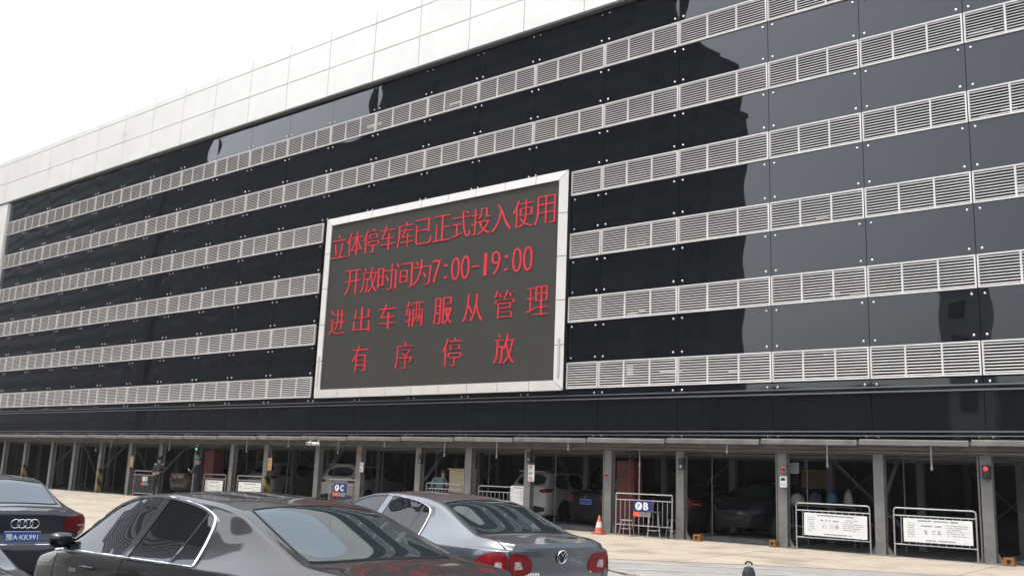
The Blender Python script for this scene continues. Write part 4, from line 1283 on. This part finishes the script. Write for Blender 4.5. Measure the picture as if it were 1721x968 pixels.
barrier('rightmost tube barrier with a white board next to the red signal', -2.29, -.50, .25)
barrier('square tube barrier carrying the blue B sign in front of stools', -9.90, -8.10, .10, 1.15, 12, False)
barrier('narrow tube barrier carrying the D sign beside a standing guard', -35.82, -34.05, .30, 1.12, 14, False, lower=.14)
barrier('tube barrier with a white board beside the guard seen from the side', -30.4, -28.85, .30)
barrier('tube barrier with a white board in front of the grey van', -28.05, -26.4, .30)
barrier('tube barrier carrying the blue C sign in front of the pale hatchback', -22.42, -20.97, .30, 1.15, 14, False)
barrier('tube barrier beside the beige cabinet and the person in teal', -17.68, -16.1, .45, 1.18)
barrier('tube barrier in the bay between beige cabinet and white SUV', -15.35, -13.45, .45, 1.17)

def board(label, x0, x1, z0, z1, y, tilt=0.0, seed=1):
    t = thing('notice_board', label, 'board', (x0, y, z0), 0, 'white notice boards on the barriers')
    t.rotation_euler = (0, tilt, 0)
    w, h = x1 - x0, z1 - z0
    b = MB(); b.bevbox(0, w, -.012, .004, 0, h, .003); b.build('panel', M['board_white'], t)
    r_ = random.Random(seed)
    b = MB()
    def row(xa, xb, z, s_, dens=.75):
        x = xa
        while x < xb:
            ww = s_ * r_.uniform(.5, 1.1)
            if r_.random() < dens: b.box(x, min(x + ww, xb), -.0145, -.013, z - s_ * .4, z + s_ * .4)
            x += ww + s_ * .28
    row(w * .22, w * .80, h * .91, .038, .95)
    for i in range(7): row(w * .06, w * .17, h * (.80 - .095 * i), .018, .8)
    row(w * .27, w * .42, h * .70, .035); row(w * .47, w * .56, h * .70, .035, 1)
    for i in range(3): row(w * .30, w * .36, h * (.50 - .06 * i), .018); row(w * .42, w * .47, h * (.50 - .06 * i), .018); row(w * .50, w * .56, h * (.50 - .06 * i), .02)
    for i in range(6): row(w * .63, w * r_.uniform(.80, .96), h * (.76 - .085 * i), .018, .8)
    row(w * .33, w * .76, h * .10, .03, .9)
    o = b.build('print', M['print_grey'], t, recalc=False); o['kind'] = 'stuff'
board('white notice board with small grey print on the barrier left of the plain right-hand column', -4.46, -2.91, .36, .90, .222, .012, 1)
board('rightmost white notice board with small grey print, near the red signal', -2.07, -.575, .37, .90, .222, .0, 2)
board('white board hanging on the barrier beside the guard seen from the side', -30.2, -28.98, .1, .88, .27, 0, 3)
board('white board hanging on the barrier in front of the grey van', -27.9, -26.45, .1, .88, .27, 0, 4)
board('small white board at the end of the barrier before the white SUV', -14.0, -13.42, .55, 1.22, .42, 0, 5)

def bay_sign(label, letter, x0, x1, z0, z1, y, m=None):
    t = thing('bay_sign', label, 'sign', (x0, y, z0), 0, 'lettered bay signs on the barriers')
    w, h = x1 - x0, z1 - z0
    hb = h * .30
    b = MB(); b.bevbox(0, w, -.010, .004, hb, h, .003); b.build('panel', m or M['blue_sign'], t)
    b = MB(); b.bevbox(0, w * .36, -.010, .004, 0, hb - .004, .003); b.build('orange_patch', M['orange'], t)
    b = MB(); b.bevbox(w * .36 + .004, w * .92, -.010, .004, 0, hb - .004, .003); b.build('lower_panel', M['grey_lens'], t)
    b = MB(); b.lathe([(h * .25, -.011), (h * .25, -.016), (0, -.016)], (w * .29, 0, hb + h * .35), 'y', 24); b.build('disc', M['white_paint'], t)
    me = text_mesh('P', 1.0, m or M['blue_sign'], 'letter', weight=.02, extrude=.001)
    fit_text(me, w * .24, w * .34, hb + h * .20, hb + h * .50, -.0165); link('letter', me, t)
    me = text_mesh(letter, 1.0, M['white_paint'], 'letter', weight=.035, extrude=.001)
    fit_text(me, w * .54, w * .79, hb + h * .12, hb + h * .59, -.0105); link('letter', me, t)
    b = MB()
    for i in range(3): b.box(w * .44, w * (.86 - .05 * i), -.0125, -.0105, hb * (.70 - .24 * i), hb * (.82 - .24 * i))
    b.build('print', M['print_grey'], t)
bay_sign('blue sign with white letter B and orange patch', 'B', -9.31, -8.70, .54, .98, .075)
bay_sign('blue sign with white letter C and orange patch', 'C', -22.17, -21.46, .56, 1.02, .27)
bay_sign('dark sign with white letter D and red patch', 'D', -35.12, -34.52, .50, .93, .27, M['dark_sign'])

# ------------------------------------------------------------------ signals, bells and notices on the columns
def signal(label, x, z, lit=None, y=.245):
    t = thing('signal_light', label, 'signal', (x, y, z), 0, 'bay signal lights on the columns')
    b = MB(); b.bevbox(-.085, .085, -.10, .0, -.16, .16, .01); b.build('housing', M['black_plastic'], t, True)
    for zz, on in ((.075, 'r'), (-.075, 'g')):
        m = M['grey_lens'] if on == 'g' or lit != 'r' else M['red_lit']
        if lit == 'g': m = M['green_lit'] if on == 'r' else M['black_plastic']
        if lit == 'r' and on == 'g': m = M['black_plastic']
        if lit is None and on == 'r': m = M['black_plastic']
        b = MB(); b.lathe([(.045, -.101), (.043, -.112), (.025, -.118), (0, -.119)], (0, 0, zz), 'y', 14); b.build('lens', m, t, True)
        b = MB(); b.tube([(.055 * math.cos(a), -.125, zz + .055 * math.sin(a)) for a in np.linspace(0, math.pi, 9)], .007, 6); b.build('hood', M['black_plastic'], t)
signal('signal lit red on the rightmost column', -.225, 1.985, 'r')
signal('unlit black signal on the column right of the B barrier', -7.87, 2.01)
signal('unlit signal on the column left of the beige cabinet', -17.76, 1.96)
signal('signal lit green on the column behind the guard seen from the side', -30.90, 2.06, 'g')
signal('small dim signal on a column at the far left', -39.25, 2.05)
signal('unlit signal above the red and white notice on its column', -13.13, 2.10)

def alarm(label, x, z, y=.24):
    t = thing('alarm_bell', label, 'alarm', (x, y, z), 0, 'red alarms on the columns')
    b = MB(); b.bevbox(-.055, .055, -.03, 0, -.07, .07, .006); b.build('base', M['tubes'], t)
    b = MB(); b.lathe([(.050, -.03), (.048, -.07), (.036, -.10), (0, -.108)], axis='y', n=16); b.build('dome', M['red_lamp'], t, True)
alarm('red alarm dome above the white call box', -4.975, 1.93)
alarm('red alarm dome on the column beside the orange cone', -10.31, 1.64)
alarm('red alarm dome on the column right of the C barrier', -20.82, 2.10)

def notice(label, x, z, w, h, bands, y=.25):
    t = thing('column_notice', label, 'notice', (x, y, z), 0, 'notices fixed to the columns')
    b = MB(); b.bevbox(-w / 2, w / 2, -.012, 0, -h / 2, h / 2, .003); b.build('plate', bands[0], t)
    n = len(bands) - 1
    for i in range(n):
        zc = h / 2 - h * (i + .5) / n
        b = MB(); r_ = random.Random(i + int(abs(x) * 10))
        for k in range(3):
            b.box(-w * .38, w * r_.uniform(.1, .38), -.0145, -.0125, zc + h / n * (.25 - .25 * k) - .012, zc + h / n * (.25 - .25 * k) + .012)
        b.build('print', bands[i + 1], t)
notice('tall white notice with red print on the column left of the dark sedan', -13.08, 1.62, .24, .50, [M['board_white'], M['red_print'], M['print_grey'], M['red_print']])
notice('yellow and red notice on the column right of the grey van', -25.98, 1.61, .26, .48, [M['yellow_notice'], M['print_grey'], M['red_print']])
notice('yellowed notice on the column left of the D barrier', -36.1, 1.51, .26, .48, [M['yellow_notice'], M['print_grey'], M['print_grey']])
notice('small white notice under the red alarm right of the C barrier', -20.72, 1.62, .18, .34, [M['board_white'], M['print_grey'], M['print_grey']])

t = thing('call_box', 'white call box with dark screen on the column under a red alarm dome', 'call box', (-4.975, .25, 1.62))
b = MB(); b.bevbox(-.09, .09, -.07, 0, -.14, .14, .012); b.build('case', M['board_white'], t, True)
b = MB(); b.box(-.055, .055, -.074, -.071, .03, .10); b.build('window', M['black_plastic'], t)
for i in range(3):
    b = MB(); b.lathe([(.012, -.071), (.012, -.078), (0, -.079)], ((i - 1) * .04, 0, -.06), 'y', 8); b.build('button', M['print_grey'], t)
t = thing('bracket_frame', 'thin grey square frame bracketed to the column beside the call box', 'frame', (-4.80, .45, 1.97))
b = MB(); b.tube([(-.13, 0, -.12), (.13, 0, -.12), (.13, 0, .12), (-.13, 0, .12)], .012, 6, closed=True); b.build('frame', M['tubes'], t)
b = MB(); b.box(-.12, .12, -.004, .004, -.11, .11); b.build('mesh_panel', M['incolumn'], t)

# CCTV pair
for lb, x, rz in (('left one of two white bullet cameras under the fascia', -23.23, .5), ('right one of two white bullet cameras under the fascia', -22.80, -.4)):
    t = thing('security_camera', lb, 'camera', (x, -.12, 2.40), rz, 'security cameras under the fascia')
    b = MB(); b.lathe([(.05, -.22), (.058, -.20), (.058, .06), (.045, .08), (0, .08)], axis='y', n=14); b.build('body', M['white_paint'], t, True)
    b = MB(); b.lathe([(.036, -.221), (.036, -.224), (0, -.224)], axis='y', n=12); b.build('lens', M['black_plastic'], t)
    b = MB(); b.tube([(0, .02, .05), (0, .05, .12), (0, .10, .17)], .016, 8); b.build('bracket_or_glint', M['white_paint'], t, True)

# ------------------------------------------------------------------ cabinets, goods
def cabinet(name, label, loc, w, d, h, m, cat='cabinet', top=False):
    t = thing(name, label, cat, loc)
    b = MB(); b.bevbox(-w / 2, w / 2, 0, d, .0, h - (.035 if top else 0), .008); b.build('case', m, t)
    b = MB(); b.bevbox(-w / 2 + .03, w / 2 - .03, -.018, -.003, .06, h - .08, .004); b.build('door', m, t)
    b = MB(); b.tube([(w / 2 - .08, -.02, h * .5), (w / 2 - .08, -.045, h * .5), (w / 2 - .08, -.045, h * .5 + .1), (w / 2 - .08, -.02, h * .5 + .1)], .007, 6); b.build('handle', M['tubes'], t)
    if top:
        b = MB(); b.bevbox(-w / 2 - .05, w / 2 + .03, -.05, d + .03, h - .033, h, .006); b.build('top', m, t)
cabinet('red_cabinet', 'tall red metal cabinet standing behind the B barrier', (-10.3, 1.2, .02), .62, .45, 2.05, M['red_metal'])
cabinet('red_cabinet', 'tall red metal cabinet behind the guard seen from the side', (-31.5, 1.2, .02), .72, .45, 2.1, M['red_metal'])
cabinet('beige_desk', 'tall beige cabinet with overhanging top beside the person in teal', (-16.78, 1.0, .02), .78, .5, 1.67, M['beige'], 'cabinet', True)
t = thing('wall_board', 'olive board hung in the bay above a row of stored goods', 'board', (-5.4, 3.5, 1.75))
b = MB(); b.bevbox(-.45, .45, -.02, 0, -.25, .25, .005); b.build('panel', M['olive'], t)
b = MB(); b.tube([(-.45, -.02, -.25), (.45, -.02, -.25), (.45, -.02, .25), (-.45, -.02, .25)], .012, 6, closed=True); b.build('frame', M['incolumn'], t)
for sx in (-.35, .35):
    b = MB(); b.tube([(sx, -.01, .25), (sx, -.01, .74)], .008, 6); b.build('hanger', M['tubes'], t)
t = thing('storage_rack', 'low steel rack with stored goods behind a white board barrier', 'rack', (-4.85, 2.2, .01))
for z in (.45, 1.0):
    b = MB(); b.bevbox(-.95, .95, 0, .5, z, z + .03, .004); b.build('shelf', M['incolumn'], t)
for sx in (-.93, .93):
    for yy in (.02, .48):
        b = MB(); b.box(sx - .015, sx + .015, yy - .015, yy + .015, 0, 1.03); b.build('post', M['incolumn'], t)
def sack(label, x, w, h, m, z=1.045, name='sack', cat='bag'):
    b = MB(); b.lathe([(w * .42, 0), (w * .52, h * .12), (w * .50, h * .55), (w * .32, h * .85), (w * .10, h * .93), (w * .16, h)], n=12)
    o = b.build(name, m, None, True); o.location = (x, 2.45, z); o.scale = (1, .8, 1); tag(o, label, cat, 'goods stored on the rack')
sack('dark purple sack on the storage rack under the olive board', -5.05, .36, .36, M['purple'])
sack('pale sack at the left end of the storage rack', -5.55, .40, .30, M['stool'])
sack('blue drum on the storage rack right of the purple sack', -4.60, .30, .40, M['blue_plastic'], name='drum', cat='drum')
sack('grey roll standing at the right end of the storage rack', -4.15, .24, .46, M['grey_lens'], name='roll', cat='roll')

t = thing('standpipe', 'thin grey pipe from floor to ceiling beside the red cabinet at the B barrier', 'pipe', (-9.45, .6, 0))
b = MB(); b.tube([(0, 0, 0), (0, 0, 2.5)], .022, 8); b.build('pipe', M['tubes'], t, True)
b = MB(); b.lathe([(.035, -.03), (.035, .03)], (0, 0, 1.95), n=10); b.build('coupling', M['tubes'], t)

# ------------------------------------------------------------------ traffic cone, wheel stops, stools
t = thing('traffic_cone', 'faded orange traffic cone with a pale band beside a grey column', 'cone', (-10.20, -.28, .005))
b = MB(); b.bevbox(-.17, .17, -.17, .17, 0, .035, .01); b.build('base', M['cone_orange'], t)
b = MB(); b.lathe([(.135, .036), (.098, .19)], n=20); b.lathe([(.062, .345), (.022, .51), (.012, .52)], n=20); b.build('body', M['cone_orange'], t, True)
b = MB(); b.lathe([(.099, .19), (.063, .345)], n=20); b.build('band', M['cone_white'], t, True)
def stop_block(label, x, s_=1.0):
    t = thing('corner_block', label, 'block', (x, .18, .01), random.uniform(-.2, .2), 'orange blocks at the column bases')
    b = MB(); b.bevbox(-.11 * s_, .11 * s_, -.09, .09, 0, .17, .012); b.build('block', M['orange_block'], t)
    b = MB(); b.lathe([(.045, -.091), (.045, -.094), (0, -.094)], (0, 0, .09), 'y', 12); b.build('eye', M['trim_black'], t)
stop_block('orange rubber block at the left side of the tray bay right of the B barrier', -7.36)
stop_block('orange rubber block at the right side of the tray bay', -5.24, .8)
stop_block('larger orange rubber block at the foot of the red signal column', .14, 1.05)
def stool(label, x, y, seat, rz=0.0, h=.44, r_=.17):
    t = thing('stool', label, 'stool', (x, y, .005), rz, 'stools behind the B barrier')
    b = MB(); b.lathe([(r_ - .02, h - .03), (r_, h - .02), (r_, h - .005), (r_ - .015, h), (0, h)], n=20); b.build('seat', seat, t, True)
    lg = MB(); lg.tube([(.11, .11, h - .03), (.17, .17, 0)], .011, 6); me = lg.mesh('leg', M['tubes'], True)
    for k in range(4): link('leg', me, t, rot=(0, 0, math.pi / 2 * k))
    b = MB(); b.tube([(.14 * math.cos(a), .14 * math.sin(a), .2) for a in np.linspace(0, 2 * math.pi, 16, endpoint=False)], .008, 6, closed=True); b.build('ring', M['tubes'], t)
stool('pale round stool at the left end behind the B barrier', -9.4, -.12, M['stool'], .2)
stool('tall dark stool under the blue B sign', -8.55, -.1, M['stool_dark'], .5, .70, .19)
stool('short dark stool at the right end behind the B barrier', -8.25, .45, M['stool_dark'], .9, .50, .18)

# ------------------------------------------------------------------ people
def person(name, label, loc, rz, J, cloth, legs, hat=False, scale=1.0, hide_below=None):
    """J: dict of joint -> (x, y, z); the body is grown as one skin"""
    t = thing(name, label, 'person', loc, rz)
    order = [('pelvis', None, .150), ('waist', 'pelvis', .145), ('chest', 'waist', .165), ('neck0', 'chest', .065), ('neck', 'neck0', .052), ('chin', 'neck', .068), ('head', 'chin', .088), ('crown', 'head', .072)]
    for s_ in ('l', 'r'):
        order += [('sh' + s_, 'chest', .078), ('el' + s_, 'sh' + s_, .058), ('wr' + s_, 'el' + s_, .042), ('pa' + s_, 'wr' + s_, .030),
                  ('hip' + s_, 'pelvis', .100), ('kn' + s_, 'hip' + s_, .072), ('an' + s_, 'kn' + s_, .055), ('toe' + s_, 'an' + s_, .040)]
    names = [o_[0] for o_ in order]
    P = [Vector(J[n]) * scale for n in names]; rad = [o_[2] * scale for o_ in order]
    E_ = [(names.index(o_[1]), i) for i, o_ in enumerate(order) if o_[1]]
    # fingers and thumb
    for s_ in ('l', 'r'):
        wr, pa = Vector(J['wr' + s_]) * scale, Vector(J['pa' + s_]) * scale
        d = (pa - wr).normalized(); side = d.cross(Vector((0, 1, .2))).normalized(); pn = side.cross(d).normalized()
        ip = names.index('pa' + s_)
        for k, (off, ln) in enumerate(((-.028, .075), (-.010, .088), (.010, .083), (.027, .064))):
            a = pa + side * off * scale + d * .02 * scale; m_ = a + d * ln * .5 * scale; e_ = m_ + (d * .8 + pn * .6).normalized() * ln * .5 * scale
            for q, pr, rr in ((a, ip, .010), (m_, None, .009), (e_, None, .008)):
                P.append(q); rad.append(rr * scale); E_.append((pr if pr is not None else len(P) - 2, len(P) - 1))
        a = wr + (pa - wr) * .5 - side * .035 * scale; e_ = a + (d - side * .6).normalized() * .045 * scale
        P.append(a); rad.append(.011 * scale); E_.append((names.index('wr' + s_), len(P) - 1))
        P.append(e_); rad.append(.009 * scale); E_.append((len(P) - 2, len(P) - 1))
    me = bpy.data.meshes.new('body'); me.from_pydata([p[:] for p in P], E_, [])
    o = bpy.data.objects.new('body', me); COL.objects.link(o)
    sk = o.modifiers.new('skin', 'SKIN'); sk.use_smooth_shade = True
    for i, r_ in enumerate(rad):
        me.skin_vertices[0].data[i].radius = (r_, r_ * (.78 if i in (0, 1, 2) else 1)); me.skin_vertices[0].data[i].use_root = (i == 0)
    ss = o.modifiers.new('sub', 'SUBSURF'); ss.levels = 2; ss.render_levels = 2
    bpy.context.view_layer.update()
    m2 = bpy.data.meshes.new_from_object(o.evaluated_get(bpy.context.evaluated_depsgraph_get()))
    bpy.data.objects.remove(o)
    m2.materials.clear()
    for m in (cloth, legs, M['skin'], M['black_plastic']): m2.materials.append(m)
    zn = J['neck'][2] * scale; zw = J['waist'][2] * scale - .04
    for p in m2.polygons:
        c = p.center; mi = 0 if c.z > zw else 1
        if c.z > zn - .005: mi = 2
        for s_ in ('l', 'r'):
            w_ = Vector(J['wr' + s_]) * scale; pdir = (Vector(J['pa' + s_]) * scale - w_).normalized()
            if (c - w_).length < .22 * scale and (c - w_).dot(pdir) > .0 and abs((c - w_ - pdir * (c - w_).dot(pdir)).length) < .075 * scale: mi = 2
            a_ = Vector(J['an' + s_]) * scale
            if c.z < a_.z - .01: mi = 3
        p.material_index = mi
        p.use_smooth = True
    ob = link('body', m2, t)
    hd = Vector(J['head']) * scale; fw_ = Vector(J.get('face', (0, -1, 0))).normalized(); rt = fw_.cross(Vector((0, 0, 1))).normalized()
    b = MB(); b.tube([hd + fw_ * .078 * scale + Vector((0, 0, .022)), hd + fw_ * .105 * scale + Vector((0, 0, -.012)), hd + fw_ * .086 * scale + Vector((0, 0, -.022))], [.008, .013, .009], 8); b.build('nose', M['skin'], t, True)
    for s_ in (-1, 1):
        b = MB(); b.lathe([(0, -.006), (.010, -.004), (.011, .0), (0, .004)], axis='y', n=10); e = b.build('eye', M['hair'], t, True)
        e.location = hd + fw_ * .083 * scale + rt * s_ * .031 * scale + Vector((0, 0, .025)); e.rotation_euler = (0, 0, math.atan2(-fw_.x * -1, -fw_.y))
        b = MB(); b.lathe([(.0, -.01), (.018, -.008), (.026, 0), (.018, .008), (0, .01)], axis='x', n=10); e = b.build('ear', M['skin'], t, True)
        e.location = hd + rt * s_ * .088 * scale
    b = MB(); b.tube([hd + fw_ * .086 * scale + rt * -.022 + Vector((0, 0, -.048)), hd + fw_ * .091 * scale + Vector((0, 0, -.050)), hd + fw_ * .086 * scale + rt * .022 + Vector((0, 0, -.048))], .005, 6); b.build('mouth', M['red_metal'], t)
    cr_ = Vector(J['crown']) * scale
    hb = MB()
    prof = [(.093, -.055), (.100, -.01), (.096, .045), (.070, .085), (.035, .10), (0, .104)]
    hb.lathe([(r_ * scale, h * scale) for r_, h in prof], n=18)
    ho = hb.build('hair', M['hair'], t, True); ho.location = hd + Vector((0, 0, .055 * scale)) - fw_ * .018 * scale
    if hat:
        b = MB(); b.lathe([(.098, 0), (.10, .045), (.128, .085), (.115, .105), (.06, .118), (0, .12)], n=20)
        c_ = b.build('cap', M['uniform'], t, True); c_.location = hd + Vector((0, 0, .075 * scale)) + fw_ * .005
        b = MB()
        vv = [tuple(fw_ * (.095 + .055 * math.cos(a)) + rt * .085 * math.sin(a) + Vector((0, 0, -.012 * math.cos(a)))) for a in np.linspace(-1.5, 1.5, 11)]
        vv2 = [tuple(Vector(v) + Vector((0, 0, .008))) for v in vv]
        b.add(vv + vv2, [tuple(range(11)), tuple(range(11, 22))[::-1]] + [(i, (i + 1) % 11, 11 + (i + 1) % 11, 11 + i) for i in range(11)])
        v_ = b.build('visor', M['trim_black'], c_); v_.location = (0, 0, .01)
        b = MB(); b.lathe([(.018, 0), (.012, -.008), (0, -.01)], axis='y', n=10); bd = b.build('cap_badge', M['steel'], c_); bd.location = fw_ * .112 + Vector((0, 0, .05))
        for s_ in ('l', 'r'):
            shd = Vector(J['sh' + s_]) * scale
            b = MB(); b.bevbox(-.055, .055, -.022, .022, -.008, .012, .004); e = b.build('epaulette', M['white_paint'], t); e.location = shd + Vector((0, 0, .058))
    return t
base = dict(pelvis=(0, 0, .92), waist=(0, 0, 1.06), chest=(0, 0, 1.30), neck0=(0, 0, 1.43), neck=(0, -.005, 1.48), chin=(0, -.015, 1.535), head=(0, -.01, 1.61), crown=(0, 0, 1.68),
            shl=(.19, 0, 1.39), ell=(.27, .03, 1.13), wrl=(.25, -.06, .90), pal=(.25, -.08, .83),
            shr=(-.19, 0, 1.39), elr=(-.27, .03, 1.13), wrr=(-.25, -.06, .90), par=(-.25, -.08, .83),
            hipl=(.095, 0, .88), knl=(.105, -.01, .48), anl=(.11, .01, .09), toel=(.125, -.14, .045),
            hipr=(-.095, 0, .88), knr=(-.105, -.01, .48), anr=(-.11, .01, .09), toer=(-.125, -.14, .045))
g1 = dict(base, ell=(.33, .06, 1.16), wrl=(.15, -.13, 1.06), pal=(.08, -.155, 1.06), elr=(-.33, .06, 1.16), wrr=(-.15, -.13, 1.04), par=(-.08, -.16, 1.02))
person('person', 'person in dark uniform and peaked cap with elbows out by the D barrier', (-33.2, -.12, 0), .35, g1, M['uniform'], M['uniform'], True, 1.0)
g2 = dict(base, ell=(.25, -.06, 1.12), wrl=(.20, -.26, 1.20), pal=(.16, -.32, 1.24))
person('person', 'person in dark uniform seen from the side in front of a red cabinet', (-30.42, .0, 0), -1.25, g2, M['uniform'], M['uniform'], False, 1.02)
g3 = {k: v for k, v in base.items()}
for kk in ('neck0', 'neck', 'chin', 'head', 'crown'):
    g3[kk] = (base[kk][0] + .10, base[kk][1] - .06, base[kk][2] - .04)
g3.update(wrl=(.22, -.28, 1.12), pal=(.20, -.35, 1.13), ell=(.27, -.04, 1.10))
person('person', 'person in teal jacket leaning beside the tall beige cabinet', (-17.55, .95, 0), .9, g3, M['teal_cloth'], M['uniform'], False, .96)

# ------------------------------------------------------------------ bollard and tape in the near roadway
bx, by = 1.65, -15.76
def bollard(label, x, y):
    t = thing('bollard', label, 'bollard', (x, y, gz(y)), 0, 'black bollards in the roadway')
    zt = 1.012
    b = MB(); b.lathe([(.072, .03), (.062, .5), (.058, zt - .12), (.052, zt - .05), (.035, zt - .012), (.0, zt)], n=24); b.build('post', M['black_plastic'], t, True)
    for z in (.42, zt - .205):
        b = MB(); b.lathe([(.0635, z), (.0625, z + .10)], n=24); b.build('band', M['lime'], t, True)
    b = MB(); b.lathe([(.14, 0), (.14, .02), (.075, .04)], n=24); b.build('base', M['black_plastic'], t, True)
    b = MB(); b.tube([(.03 * math.cos(a), 0, zt + .012 + .022 * math.sin(a)) for a in np.linspace(0, math.pi, 9)], .008, 8); b.build('eyelet', M['black_plastic'], t)
bollard('black bollard with lime bands, tape tied to it, at the bottom right', bx, by)
bollard('black bollard with lime bands standing behind the grey sedan', -3.2, -12.4)
tp = thing('barrier_tape', 'yellow and white barrier tape stretched low across the roadway behind the grey sedan', 'tape', (bx, by, .6))
A, B_ = Vector((0, 0, .135)), Vector((-3.2 - bx, -12.4 - by, .12))
N_ = 120
for seg in range(30):
    b = MB(); vv = []
    for j in range(5):
        u = (seg + j / 4) / 30
        p = A.lerp(B_, u) + Vector((0, 0, -.237 * 4 * u * (1 - u)))
        tw = 1.2 * math.sin(u * 9) + .3
        up = Vector((0.3 * math.sin(tw), .5 * math.sin(tw), math.cos(tw))) * .015
        vv += [p - up, p + up]
    off = Vector((.0015, .0015, 0))
    n_ = len(vv)
    b.add(vv + [v + off for v in vv], [(2 * j, 2 * j + 2, 2 * j + 3, 2 * j + 1) for j in range(4)] + [(n_ + 2 * j, n_ + 2 * j + 1, n_ + 2 * j + 3, n_ + 2 * j + 2) for j in range(4)])
    b.build('tape_band', M['tape_yellow'] if seg % 2 else M['tape_white'], tp, True, recalc=False)
